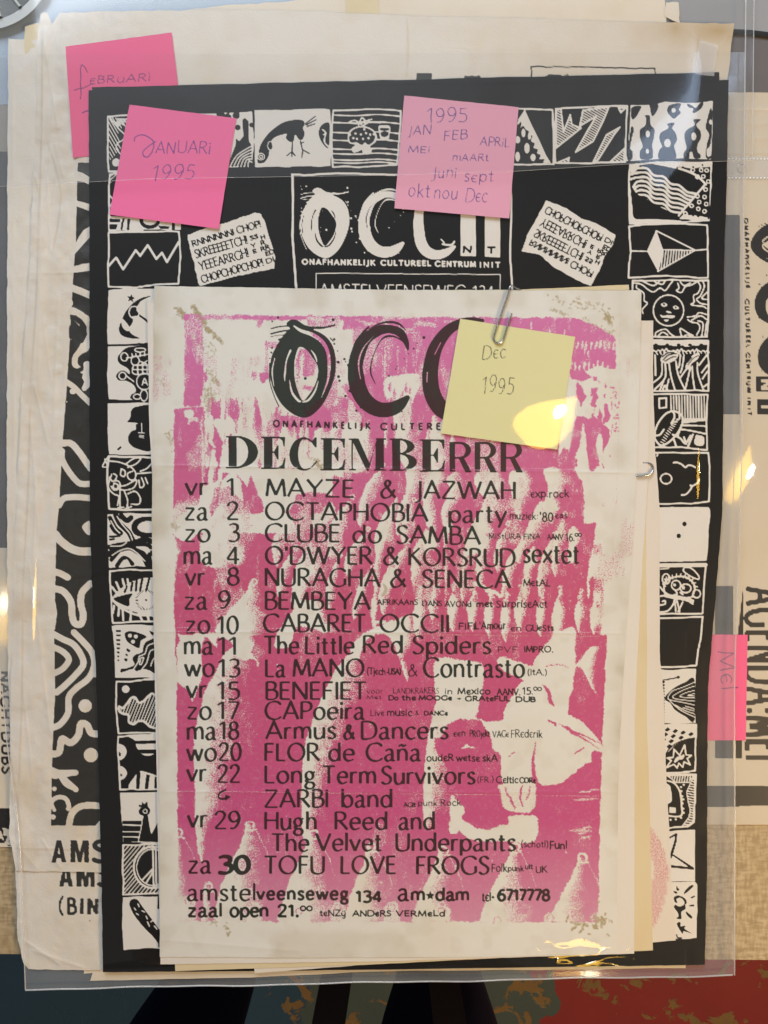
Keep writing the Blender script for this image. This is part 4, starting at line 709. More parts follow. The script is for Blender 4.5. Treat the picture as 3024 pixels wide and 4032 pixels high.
    for k in range(8):
        o = k * 27; P = K3(" ".join(f"{x},{y}" for x, y in ((845 + (k > 3) * 4, 1040 + o - (k < 3) * 50 + 20), (880, 990 + o + 10), (940, 1000 + o), (980, 1040 + o), (1040, 1050 + o), (1080, 1090 + o), (1130, 1100 + o), (1180, 1140 + o * .8), (1240 - k * 10, 1150 + o * .7))))
        c.line(P, 9, 1, True)
    Pg(K3("840,980 900,975 880,1010 845,1040")); Pg(K3("840,1090 850,1200 860,1290 1150,1310 1130,1318 840,1320"), 1); Pg(cr(K3("845,1110 880,1150 950,1190 1000,1220 1060,1250 1130,1290 1100,1305 960,1300 870,1298 855,1240"), True), 0)
    c.fill(K3("1285,1090 1315,1000 1310,1300 1125,1295"), 0); c.line(K3("1285,1095 1130,1278"), 8, 1); c.line(K3("980,968 1130,1000 1230,1040 1290,1095"), 9, 1, True)
    c.fill(K3("1000,966 1318,968 1316,990 1200,1000 1100,985"), 1); c.fill(K3("1160,1270 1300,1290 1300,1312 1130,1300"), 1)
    for x, y in ((1262,1010),(1295,1012),(1240,1050),(1275,1048),(1305,1078),(1288,1125),(1240,1165),(1282,1170),(1250,1200),(1292,1212),(1205,1222),(1245,1240),(1282,1255),(1168,1268),(1212,1010)): c.ring(1924 + x / 1.508, y / 1.508, 7, 7, 5)
    for x, y in ((1120,998),(1155,992),(1215,992),(1190,1272),(1215,1280),(1245,1285),(1270,980)): c.dot(1924 + x / 1.508, y / 1.508, 4, 0)
    # diamond
    frame(c, K3("835,1342 1060,1325 1300,1335 1298,1480 1303,1650 1060,1640 832,1648 842,1500"), 7, None, 25); c.line(K3("842,1490 945,1492"), 6, 1); c.line(K3("1225,1487 1300,1480"), 6, 1); c.line(K3("995,1370 1225,1485"), 6, 1)
    Pg(K3("995,1365 1035,1480 1005,1612 940,1490")); tri = K3("1035,1482 1225,1487 1005,1612"); hatch(c, tri, 96, 10.5, 5); c.line(tri, 5, 1, closed=True)
    # sun face
    frame(c, K7("180,215 400,208 780,210 778,430 775,655 500,655 180,660 175,400"), 7, None, 26); c.ring(*K7("467,447")[0], 60, 61, 6)
    F(K7("405,400 435,385 460,405 430,420")); F(K7("500,420 525,408 552,430 520,440")); F(K7("445,455 465,450 495,465 465,468")); F(K7("400,480 430,490 460,482 520,490 500,508 450,505 415,505")); F(K7("430,520 470,520 450,538")); c.dot(*K7("432,400")[0], 4, 0); c.dot(*K7("524,425")[0], 4, 0)
    for s in ("190,230 250,240 310,285 350,300 400,270 440,290 480,240 500,215", "260,215 340,250 380,235 420,240 440,215", "350,212 380,230 400,212", "215,250 215,270 270,310 275,370 300,390 260,440 265,470", "540,230 550,270 530,290 570,305 600,260 650,245 700,215", "560,220 590,250 640,230", "700,220 720,260 700,310 665,330 670,380 645,400 690,410 740,415 765,430",
              "740,220 750,260 720,330 690,360 720,390 770,400", "775,300 730,350 770,360", "620,520 650,540 700,550 715,590 690,640", "615,500 680,490 710,465 770,480", "650,525 720,490 770,520", "700,530 740,550 730,650", "770,540 755,640", "365,655 370,620 440,595 480,630 510,650", "385,650 420,620 460,640", "570,650 560,590 620,625 660,645", "590,650 620,640 650,655"): L(K7(s), 6)
    # mushrooms
    frame(c, K7("300,680 500,690 780,688 785,880 780,1085 600,1080 300,1085"), 7, None, 27); Pg(K7("300,680 780,688 775,720 700,725 600,735 300,715"))
    for i in range(14): x = 350 + i * 30; F(K7(f"{x},{720+(i%3)*14} {x+18},{708+(i%3)*14} {x+34},{722+(i%3)*14} {x+16},{730+(i%3)*14}"), 0); 
    for i in range(16): L(K7(f"{310+i*30},{760+(i*37)%30} {330+i*30},{745+(i*53)%30} {352+i*29},{768+(i*29)%30}"), 5)
    F(K7("405,850 420,800 470,770 530,770 545,800 520,840 460,865")); 
    for s in ("425,840 470,800 530,790", "440,850 490,820 525,815", "420,815 460,785 510,780"): L(K7(s), 5, 0)
    F(K7("600,900 620,850 660,800 710,785 700,830 650,870 625,915"))
    for s in ("620,880 660,830 700,805", "615,860 650,820"): L(K7(s), 4, 0)
    for s in ("440,870 440,980 350,1080", "415,865 410,960 345,1020", "360,800 365,960", "470,865 490,980 520,1080", "525,850 545,960 600,1080", "610,910 560,980", "640,900 600,1070", "655,890 660,980 675,1075", "695,860 700,950 745,1080", "560,800 555,870 545,900", "590,800 575,900 560,940", "770,800 710,880", "775,880 730,940", "775,930 735,990", "775,1030 750,1050", "470,990 450,1070", "430,1000 400,1075", "460,1080 440,1040 420,1080"): L(K7(s), 7)
    # wheel
    frame(c, K7("300,1115 500,1108 780,1115 770,1330 775,1550 560,1530 300,1535"), 7, None, 28); c.line(K7("392,1145 450,1140 450,1215 395,1222"), 7, 1, closed=True)
    for i in range(13): x = 485 + i * 22; L(K7(f"{x},1125 {x+3},{1230 if i<3 else 1305}"), 6)
    Pg(K7("575,1305 765,1298 765,1320 570,1345")); Pg(K7("560,1350 760,1355 762,1370 560,1362")); L(K7("555,1390 620,1395 765,1425"), 7)
    P = cr(K7("355,1445 380,1350 440,1270 500,1245 550,1260 580,1300 570,1360 530,1430 470,1490 420,1515 390,1505"), True); c.line(P, 8, 1, closed=True)
    for i in range(13): t = i / 12; L(K7(f"{560-130*t:.0f},{1300+200*t:.0f} {530-125*t:.0f},{1310+180*t-18*math.sin(3*t):.0f}"), 4)
    for s in ("505,1250 515,1290 490,1340", "360,1440 400,1430 430,1390", "510,1470 530,1530", "500,1430 560,1460 600,1500 640,1440", "660,1430 640,1480 620,1530", "690,1440 740,1455 735,1510 680,1500 690,1440", "560,1380 540,1440", "590,1450 605,1505"): L(K7(s), 8)
    Pg(K7("690,1445 740,1460 735,1505 685,1500"))
    # smile
    frame(c, K7("300,1578 600,1572 785,1575 790,1780 790,1960 650,1975 300,1985"), 7, None, 29); c.ring(*K7("448,1780")[0], 22, 20, 6)
    for s in ("505,1655 530,1650 570,1665 600,1690 620,1675 650,1675 680,1690", "710,1780 700,1810 650,1840 640,1830 650,1850 610,1900 570,1910", "375,1600 380,1590"): L(K7(s), 7)
    # two dots
    frame(c, K8("300,-5 780,-10 800,20 800,60 785,160 775,320 768,420 300,425"), 7, 1, 30); c.dot(*K8("593,127")[0], 9, 0); c.dot(*K8("548,222")[0], 9, 0)
    # cat
    frame(c, K8("300,450 500,452 762,450 750,600 740,840 500,838 300,835"), 7, None, 31); c.line(K8("400,455 760,450"), 16, 1); c.line(K8("400,485 470,478"), 5, 1)
    c.line(K8("440,680 430,620 460,570 530,545 610,550 660,590 675,640 660,690"), 7, 1, True); c.line(K8("585,490 600,470 650,480 700,530 710,560 690,562 640,540 590,505"), 6, 1, True, closed=True)
    c.ring(*K8("527,612")[0], 18, 19, 6); c.ring(*K8("603,637")[0], 21, 17, 6); c.dot(*K8("515,610")[0], 6); c.dot(*K8("585,632")[0], 7); c.ring(*K8("448,562")[0], 15, 20, 6); c.ring(*K8("690,680")[0], 15, 16, 6); L(K8("435,562 465,562"), 4); L(K8("450,545 448,582"), 4)
    for i in range(11): t = math.radians(200 + i * 14); L([(2400 + (555 + 118 * math.cos(t)) / 2.011, 2000 + (660 + 112 * math.sin(t)) / 2.011), (2400 + (555 + 148 * math.cos(t + .08)) / 2.011, 2000 + (660 + 140 * math.sin(t + .08)) / 2.011)], 5)
    for s in ("400,625 440,670 520,710 600,730 660,745", "400,700 460,690 540,700 640,720", "440,700 560,720 670,700", "600,720 660,760", "620,715 665,735", "515,710 525,820", "530,720 555,820", "580,745 545,820", "400,770 440,760 440,735 420,740", "400,825 460,815 500,770 515,730", "520,650 535,680 510,690", "560,670 580,685"): L(K8(s), 7)
    frame(c, K8("300,870 600,868 735,860 720,1020 685,1250 500,1258 300,1268"), 7, None, 32)
    # butterfly
    frame(c, K8("300,1280 500,1282 685,1270 680,1450 680,1705 500,1705 300,1700"), 7, 1, 33); L(K8("425,1365 545,1342"), 5, 0); c.dot(*K8("545,1340")[0], 6, 0)
    for i in range(14): y = 1375 + i * 24; F(K8(f"395,{y} 432,{y-4} 436,{y+10} 398,{y+12}"), 0)
    Pg(cr(K8("672,1362 600,1380 520,1420 460,1470 438,1515 480,1545 520,1600 600,1650 672,1680"), True), 0)
    for s in ("672,1380 580,1420 500,1450 462,1500 480,1520 580,1540 672,1560", "672,1410 590,1440 515,1480 500,1500 540,1515 672,1530", "672,1445 600,1465 560,1495 672,1505", "672,1470 620,1485 672,1490", "480,1530 560,1600 672,1655", "520,1560 600,1605 672,1630", "580,1580 640,1600 672,1605", "600,1570 672,1590"): c.line(K8(s), 4, 1, True)
    # star burst
    frame(c, K8("300,1715 500,1722 688,1718 680,1900 680,2085 560,2095 300,2098"), 7, None, 34)
    ck = K8("425,1725 682,1722 682,1815 600,1830 520,1880 440,1960 425,1950"); c.fill(ck, 1)
    for i in range(6):
        for j in range(4):
            x, y = 435 + i * 62 - j * 16, 1745 + j * 40 + i * 12
            if x < 670 and y < 1905 - (x - 425) * .55: c.fill(K8(f"{x},{y+14} {x+26},{y-8} {x+48},{y+8} {x+20},{y+28}"), 0)
    c.line(K8("640,1830 560,1850 480,1900 435,1970"), 5, 0, True); c.line(K8("445,2060 490,2000 455,1980 505,1975 510,1910 555,1960 595,1875 605,1955 650,1960 615,1985 640,2035 590,2010 580,2055 550,2020 535,2060 510,2030"), 6, 1, closed=True)
    F(K8("510,2010 530,1975 570,1960 590,1950 585,1985 550,1995 525,2015"))
    # frame panel
    frame(c, K9("40,335 200,325 312,325 300,560 290,745 240,785 60,800"), 7, None, 35)
    for s, a in (("55,340 300,335 255,385 250,400 130,400 100,370", 100), ("300,340 300,720 240,780 190,780 250,700 260,640 240,560 230,480 265,400", 10)): hatch(c, K9(s), a, 10, 5); c.line(K9(s), 4, 1, closed=True)
    L(K9("60,385 110,400 150,440 175,500 185,600 180,690 60,692"), 7); c.blob(K9("40,420 80,425 90,450 98,500 100,560 70,585 40,585"), 1); Pg(K9("80,615 135,618 135,668 80,665"))
    for x, y in ((205,420),(180,440),(185,475),(190,520),(200,548),(195,582),(200,628),(205,665),(180,708),(135,722),(88,725)): c.dot(2600 + x / 2.212, 2900 + y / 2.212, 4.5)
    # A panel
    frame(c, K9("60,820 250,808 308,808 300,1000 300,1258 60,1262"), 7, 1, 36); c.line(K9("75,885 140,850 130,920 90,1050"), [6, 8, 9, 11], 0); c.line(K9("90,1130 285,1150 115,1035"), [10, 9, 6], 0)
    # bolt panel
    frame(c, K9("60,1270 300,1265 320,1290 322,1500 315,1755 120,1765 60,1780"), 7, 1, 37)
    for s in ("205,1375 215,1345 260,1300 292,1300 240,1350", "255,1410 295,1385 300,1400", "235,1472 290,1465 288,1480", "220,1525 235,1530 278,1570 268,1585 235,1560", "145,1625 178,1618 175,1655 225,1645 210,1675 285,1720 205,1695 195,1720 155,1660", "118,1400 160,1385 215,1410 232,1450 215,1465 222,1500 180,1530 185,1590 130,1580 160,1570 150,1530 120,1490 130,1465 160,1480 200,1470 210,1440 180,1405 140,1415 150,1450 125,1440",
              "148,1290 152,1320 168,1330 155,1345 138,1330", "108,1345 145,1352 138,1372"): c.blob(K9(s), 0, n=3)
    L(K9("140,1725 150,1750 185,1755"), 5, 0)
black_poster_art()

# ---------- large pale poster behind (ornament strip at its left side, small marks along its top)
P_black = Canvas(100, 60, 2700, 3760); P_top = P_black
FAT = {'A': [[(0,0),(.34,1),(.66,1),(1,0),(.70,0),(.64,.2),(.36,.2),(.30,0)], [(.42,.38),(.5,.76),(.58,.38)]], 'M': [[(0,0),(0,1),(.34,1),(.5,.42),(.66,1),(1,1),(1,0),(.74,0),(.74,.62),(.59,0),(.41,0),(.26,.62),(.26,0)]],
       'N': [[(0,0),(0,1),(.32,1),(.70,.42),(.70,1),(1,1),(1,0),(.70,0),(.30,.58),(.30,0)]]}
def fat(c, ch, x0, x1, y, h): c.fill([[(x0 + a * (x1 - x0), y - b * h) for a, b in k] for k in FAT[ch]], 1)
def pale_art():
    c = P_black; strip = K13("155,80 250,80 250,1270 110,1270 120,1150 125,1080 130,920 145,740 150,620 158,540 162,380 167,150 167,125")
    sx = [(272,598),(310,598),(380,640),(380,3250),(203,3248),(207,3000),(211,2700),(215,2250),(224,2110),(235,1960),(252,1700),(262,1500),(272,1180),(280,1050),(300,930),(304,800),(306,640)]
    c.fill([(306,640),(700,640),(700,3255),(200,3250)] + [tuple(p) for p in K5("415,1900 435,1500 430,1000 438,600 445,220")] + [tuple(p) for p in K4("468,1970 495,1500 530,1030 548,740 565,420 580,180 600,-100")], 1)
    F = lambda f, s: c.fill(cr(f(s), True, 4) , 0)
    for s in ("160,165 195,175 235,200 235,240 200,222 160,218", "160,320 200,330 232,340 235,378 190,360 158,350", "155,552 175,510 200,475 235,455 235,510 190,560 155,600 145,610", "145,668 190,655 235,648 235,690 190,695 145,700", "140,762 190,780 235,800 235,840 190,820 138,800"): c.fill(K13(s), 0)
    F(K4, "562,430 620,440 680,480 710,520 710,740 650,790 620,820 615,870 640,895 600,905 572,880 575,810 610,760 640,700 640,600 610,550 560,525 555,675 580,665 605,640 600,590 560,570")
    c.fill(K4("553,480 600,485 650,520 685,570 690,640 660,700 600,725 548,745 548,735 575,700 620,660 640,620 630,560 590,525 556,520"), 1); c.blob(K4("550,570 590,575 608,620 590,660 550,670"), 1)
    c.blob(K4("635,940 670,920 693,930 680,948"), 0); c.line(K4("528,1015 580,1050 640,1110 712,1180"), 22, 0, True)
    c.line(K4("490,1500 560,1500 620,1560 690,1660 720,1700"), 26, 0, True); c.line(K4("490,1560 490,1620 530,1700 590,1780 640,1820 712,1822"), 24, 0, True); c.line(K4("468,1990 500,1940 560,1925 712,1932"), 24, 0, True)
    c.line(K5("440,210 480,260 560,320 640,345 712,345"), 32, 0, True); c.blob(K5("650,150 680,115 712,110 712,210 680,200"), 0)
    for s, w in (("430,505 480,520 535,550", 26), ("432,640 500,660 560,740 570,840 590,910 640,920 660,850 640,760 650,670 715,600", 27), ("425,1000 500,1040 580,1080 640,1160 660,1240 600,1320 520,1400 450,1460", 25), ("430,1105 500,1140 545,1200 500,1270 430,1310", 24), ("585,985 660,1060 730,1150 745,1250 700,1350 600,1430 545,1500 540,1620 480,1710 420,1740", 25), ("420,1950 470,1930 490,1830 560,1860 620,1800 640,1710 690,1720 720,1780 775,1790", 27), ("415,2075 470,2095 590,2095", 22), ("470,2110 600,2230", 22)):
        c.line(K5(s), w, 0, True)
    c.blob(K5("430,740 450,820 440,930 425,960"), 0); c.dot(*K5("675,1567")[0], 26, 0); c.dot(*K5("720,1957")[0], 28, 0); c.fill(K5("750,1250 765,1250 765,1340 740,1340"), 0)
    for s, w in (("378,65 440,90 550,78", 22), ("440,100 480,160 540,190", 22), ("370,100 400,110 440,100", 14), ("375,320 380,280 430,255 480,270 500,320 495,340", 18), ("500,465 520,380 570,330 640,315 730,320", 26)): c.line(K6(s), w, 0, True)
    c.dot(*K6("394,195")[0], 9, 0); c.dot(*K6("386,400")[0], 10, 0); c.line(K6("375,310 395,350"), 14, 0); c.fill(K6("690,465 720,430 730,430 730,468"), 0)
    fat(c, "A", 203, 261, 3396, 87); fat(c, "M", 278, 350, 3396, 87); text(c, "S", 363, 440, 3392, 80, 19, cons=.1)
P2_black = Canvas(60, 3380, 700, 3760)
def pale2_art():
    c = P2_black; fat(c, "A", 232, 288, 3492, 84); fat(c, "M", 302, 374, 3492, 84); text(c, "S", 386, 456, 3488, 78, 19, cons=.1); text(c, "(", 232, 250, 3596, 62, 9, cons=.1); text(c, "B", 266, 298, 3598, 60, 12, cons=.1); c.box(316, 3537, 328, 3600); fat(c, "N", 345, 386, 3600, 62); P2_black.dot(352, 3625, 3)
pale_art(); pale2_art()
P_top.box(1639, 289, 1701, 345); P_top.box(1828, 298, 1892, 345); P_top.line([(2091, 345), (2093, 262), (2580, 270), (2578, 345)], 6)
for s in ("320,470 370,440 460,455 430,462 440,475 360,478", "520,478 570,450 620,460 600,470", "690,470 740,445 760,448 720,462"): P_top.blob(K3(s), 1)
for i in range(8): P_top.line([(2150 + i * 12, 290 + (i * 7) % 12), (2160 + i * 12, 294 + (i * 5) % 9)], 2.5)

# ---------- posters lying under the sleeve
R_black = Canvas(2700, 340, 3400, 3300); R_black.box(2780, 845, 2914, 1632); R_black.box(2815, 2306, 2888, 2986); R_black.fill([(2926,2310),(2905,2500),(2897,2800),(2897,2986),(2920,2986),(2926,2800),(2928,2310)], 1); R_black.fill([(2700,3095),(3400,3098),(3400,3168),(2700,3178)], 1)
text(R_black, "ONAFHANKELIJK", 0, 275, (2930, 860), 15, 6, up=((0.03, 1), (1, 0)), cons=.05, gap=.5); text(R_black, "CULTUREEL", 0, 190, (2934, 1180), 15, 6, up=((0.03, 1), (1, 0)), cons=.05, gap=.5); text(R_black, "CENTRUM", 0, 155, (2937, 1390), 15, 6, up=((0.03, 1), (1, 0)), cons=.05, gap=.5); text(R_black, "INIT", 0, 70, (2942, 1565), 15, 6, up=((0.03, 1), (1, 0)), cons=.05, gap=.6)
def turned(f, ox, oy, k):
    c = R_black
    class T:
        def __init__(s): s.k = k
        def __call__(s, P): return [(ox + (1645 - y) * k, oy + (x - 1063) * k) for x, y in P]
    f(c, T(), 1)
turned(brush_O, 2955, 865, .74)
class TC:
    def __init__(s, ox, oy, bx): s.o = (ox, oy, bx); s.k = .74
    def __call__(s, P): return [(s.o[0] + (1645 - y) * .74, s.o[1] + (x - s.o[2]) * .74) for x, y in P]
brush_C(R_black, TC(2970, 1096, 1373), 1); brush_C(R_black, TC(2982, 1304, 1373), 1)
R_black.box(2978, 1483, 3200, 1543); R_black.box(2980, 1570, 3200, 1632)
text(R_black, "N", 0, 36, (2998, 1495), 44, 12, 0.0, up=((0, 1), (1, 0)), cons=.1); text(R_black, "T", 0, 36, (2998, 1583), 44, 12, 0.0, up=((0, 1), (1, 0)), cons=.1)
text(R_black, "AGENDA:MEI", 0, 670, (2938, 2318), 160, 19, up=((0, 1), (1, 0)), cons=.1, gap=.30)
L_black = Canvas(-400, 500, 200, 3400); L_black.fill([(-400,3188),(200,3180),(200,3258),(-400,3262)], 1)
LX, LY = L_black.grid(); L_black.a = np.maximum(L_black.a, ((LY > 3262) & (LY < 3330) & (fbm(LX, LY, 18, 61) > .1)) * .8 + 0)
L_black.a = np.where(LY < 2160, .82 + .25 * (np.abs(fbm(LX, LY, 34, 62)) < .05), L_black.a)
text(L_black, "NAGHTDUBS", 0, 400, (2, 2645), 36, 11, .85, up=((0.02, 1), (1, 0)), cons=.1, gap=.25)

# ---------- handwriting on the notes
P_stain = Canvas(30, 40, 2900, 3440, c=4.0); _X, _Y = P_stain.grid()
P_stain.a = np.clip(.26 * sstep(.1, 1.2, fbm(_X, _Y, 120, 310) ) * (.4 + .6 * sstep(420, 150, _X)) + .75 * np.exp(-np.hypot((_X - 2830) / 130, (_Y - 120) / 60)) + .5 * np.exp(-np.hypot((_X - 2660) / 40, (_Y - 110) / 50)) + .22 * sstep(1500, 2700, _X), 0, 1).astype(np.float32)
for a_ in ((165,120,150,900),(150,900,120,1500),(120,1500,90,2300),(90,2300,70,3200),(185,560,240,760),(240,760,205,1000),(1602,70,1600,300),(2690,110,2740,180),(2790,240,2880,110),(110,640,150,760),(60,3340,340,3350)):
    P_stain.line([(a_[0], a_[1]), ((a_[0] + a_[2]) / 2 + 6, (a_[1] + a_[3]) / 2), (a_[2], a_[3])], [4, 7, 3], .9, True, k=.45)
def note_canvas(): return Canvas(200, 100, 3050, 3000)
Npen = note_canvas()
def hand(s, x0, x1, y, h, w=4.0, dy=0, sl=.12): text(Npen, s, x0, x1, y, h, w, dy=dy, cons=.15, butt=False, jit=.06, gap=.18, slant=sl)
Npen.line(K1("475,590 480,560 480,400 500,395 520,430"), 4, 1, True); Npen.line(K1("440,535 500,520 540,500"), 4, 1, True)
hand("εBRuARi", 352, 590, 330, 30, 3.6, -10); Npen.line(K1("488,672 510,660 525,658"), 5, 1, True); Npen.dot(K1("882,430")[0][0], K1("882,430")[0][1], 2.4)
Npen.line(K1("798,838 800,818 830,802 870,808 910,840 908,890 880,930 855,928 850,900 880,870 925,840"), 4, 1, True)
hand("ANUARi", 612, 826, 604, 46, 3.8, 0); hand("1995", 596, 760, 708, 58, 3.8, 0, .2)
hand("1995", 1682, 1838, 482, 56, 3.8, 0, .03); hand("JAN", 1606, 1694, 533, 36, 3.6, -4); hand("FEB", 1746, 1838, 552, 36, 3.6, -4); hand("APRiL", 1890, 2004, 572, 34, 3.6, 6); hand("MEi", 1606, 1690, 602, 26, 3.6); hand("mAARt", 1782, 1922, 632, 28, 3.2, 2)
hand("Juni", 1700, 1794, 702, 44, 3.4); hand("sεpt", 1826, 1940, 716, 42, 3.4); hand("okt", 1606, 1690, 774, 52, 3.4); hand("nou", 1708, 1800, 782, 50, 3.4); hand("Dεc", 1832, 1916, 794, 50, 3.4)
hand("Dεc", 1898, 1988, 1412, 52, 3.6); hand("1995", 1896, 2020, 1546, 66, 3.4, 6)
text(Npen, "MεI", 0, 150, (2826, 2566), 62, 4.2, up=((.12, 1), (1, -.05)), cons=.15, butt=False, gap=.16)

# ------------------------------------------------------------------ materials
def nt(name):
    m = bpy.data.materials.new(name); m.use_nodes = True; t = m.node_tree; return m, t, t.nodes["Principled BSDF"]
def N(t, kind, **kw):
    n = t.nodes.new(kind)
    for k, v in kw.items():
        if k.startswith('i_'): n.inputs[int(k[2:]) if k[2:].isdigit() else k[2:].replace('_', ' ')].default_value = v
        else: setattr(n, k, v)
    return n
def mixc(t, f, a, b, mode='MIX'):
    n = t.nodes.new('ShaderNodeMix'); n.data_type = 'RGBA'; n.blend_type = mode
    for k, v in ((0, f), (6, a), (7, b)):
        if hasattr(v, 'links'): t.links.new(v, n.inputs[k])
        else: n.inputs[k].default_value = v if k == 0 else (*v, 1) if len(v) == 3 else v
    return n.outputs[2]
def math_(t, op, a, b=0.5, c=None, clamp=False):
    n = t.nodes.new('ShaderNodeMath'); n.operation = op; n.use_clamp = clamp
    for k, v in enumerate((a, b, c)):
        if v is None: continue
        if hasattr(v, 'links'): t.links.new(v, n.inputs[k])
        else: n.inputs[k].default_value = v
    return n.outputs[0]
def ramp01(t, x, lo, hi):
    n = t.nodes.new('ShaderNodeMapRange'); n.interpolation_type = 'SMOOTHSTEP'
    t.links.new(x, n.inputs[0]); n.inputs[1].default_value = lo; n.inputs[2].default_value = hi
    return n.outputs[0]
def noise(t, scale, detail=3, rough=.5, vec=None, stretch=None, dist=0.0):
    co = N(t, 'ShaderNodeTexCoord'); n = N(t, 'ShaderNodeTexNoise', i_Scale=scale, i_Detail=detail, i_Roughness=rough, i_Distortion=dist)
    if stretch:
        mp = N(t, 'ShaderNodeMapping'); mp.inputs['Scale'].default_value = stretch; t.links.new(co.outputs['Object'], mp.inputs[0]); t.links.new(mp.outputs[0], n.inputs['Vector'])
    else: t.links.new(co.outputs['Object'], n.inputs['Vector'])
    return n.outputs[0]

def paper(name, base, stain=(.62, .50, .33), ink=(.022, .022, .020), pinkink=None, pen=None, attrs=(), rough=.62, coat=0.0, mott=.5, bump=.25, bdist=.00012, spec=.35, inkspec=.45):
    m, t, b = nt(name)
    big = noise(t, 14, 4, .6); fine = noise(t, 900, 2, .6)
    col = mixc(t, math_(t, 'MULTIPLY', ramp01(t, big, .42, .78), mott, clamp=True), base, tuple(x * y for x, y in zip(base, (.93, .86, .74))))
    fleck = ramp01(t, noise(t, 2600, 1, .5), .3, .75)
    col = mixc(t, math_(t, 'MULTIPLY', fleck, .10), col, (.45, .42, .36))
    sep = {}
    for a in attrs: sep[a] = N(t, 'ShaderNodeAttribute', attribute_name=a).outputs['Fac']
    if 'stain' in sep: col = mixc(t, math_(t, 'MULTIPLY', sep['stain'], .95), col, stain)
    if 'pink' in sep:
        g = noise(t, 1450, 2, .7); D = sep['pink']
        k = math_(t, 'MULTIPLY', math_(t, 'MULTIPLY', D, math_(t, 'SUBTRACT', 1.0, D)), 15.0)
        D2 = math_(t, 'ADD', D, math_(t, 'MULTIPLY', math_(t, 'SUBTRACT', g, .5), k), clamp=True)
        D2 = math_(t, 'MULTIPLY', ramp01(t, D2, .25, .75), math_(t, 'MULTIPLY_ADD', ramp01(t, noise(t, 420, 4, .7), .28, .5), .10, .88))
        co = N(t, 'ShaderNodeTexCoord'); sp = N(t, 'ShaderNodeSeparateXYZ'); t.links.new(co.outputs['Object'], sp.inputs[0])
        pc = N(t, 'ShaderNodeValToRGB'); t.links.new(math_(t, 'MULTIPLY_ADD', sp.outputs['Y'], 2.5, .68), pc.inputs[0])   # roller ramp: pale below, magenta above; the redder middle paints in warm light
        cr_ = pc.color_ramp; cr_.elements[0].position = .0; cr_.elements[0].color = (*pinkink[0], 1); cr_.elements[1].position = 1.0; cr_.elements[1].color = (*pinkink[3], 1)
        for p_, c_ in ((.18, pinkink[1]), (.55, pinkink[2])): e = cr_.elements.new(p_); e.color = (*c_, 1)
        col = mixc(t, D2, col, pc.outputs[0])
    if 'black' in sep:
        kx = ramp01(t, sep['black'], .22, .78)
        kx = math_(t, 'MULTIPLY', kx, math_(t, 'MULTIPLY_ADD', ramp01(t, noise(t, 500, 3, .8), .2, .42), .05, .94))
        if 'pink' in sep:
            ic = mixc(t, D2, ink, (.036, .011, .014)); col = mixc(t, kx, col, ic)
        else: col = mixc(t, kx, col, ink)
        r = N(t, 'ShaderNodeMapRange'); t.links.new(kx, r.inputs[0]); r.inputs[3].default_value = rough; r.inputs[4].default_value = inkspec; t.links.new(r.outputs[0], b.inputs['Roughness'])
    else: b.inputs['Roughness'].default_value = rough
    if 'white' in sep:
        sc_ = ramp01(t, noise(t, 260, 5, .7), .72, .80)
        col2 = mixc(t, math_(t, 'MULTIPLY', sc_, .35), ink, (.16, .15, .14))
        kx = ramp01(t, sep['white'], .25, .75); col = mixc(t, kx, col2, col)
        r = N(t, 'ShaderNodeMapRange'); t.links.new(kx, r.inputs[0]); r.inputs[3].default_value = inkspec; r.inputs[4].default_value = rough; t.links.new(r.outputs[0], b.inputs['Roughness'])
    if 'pen' in sep: col = mixc(t, math_(t, 'MULTIPLY', ramp01(t, sep['pen'], .15, .7), .85), col, pen)
    t.links.new(col, b.inputs['Base Color'])
    b.inputs['Specular IOR Level'].default_value = spec; b.inputs['Coat Weight'].default_value = coat; b.inputs['Coat Roughness'].default_value = .32
    bm = N(t, 'ShaderNodeBump', i_Strength=bump, i_Distance=bdist); h = mixc(t, .35, noise(t, 60, 5, .62, dist=1.2), fine)
    t.links.new(h, bm.inputs['Height']); t.links.new(bm.outputs[0], b.inputs['Normal'])
    return m

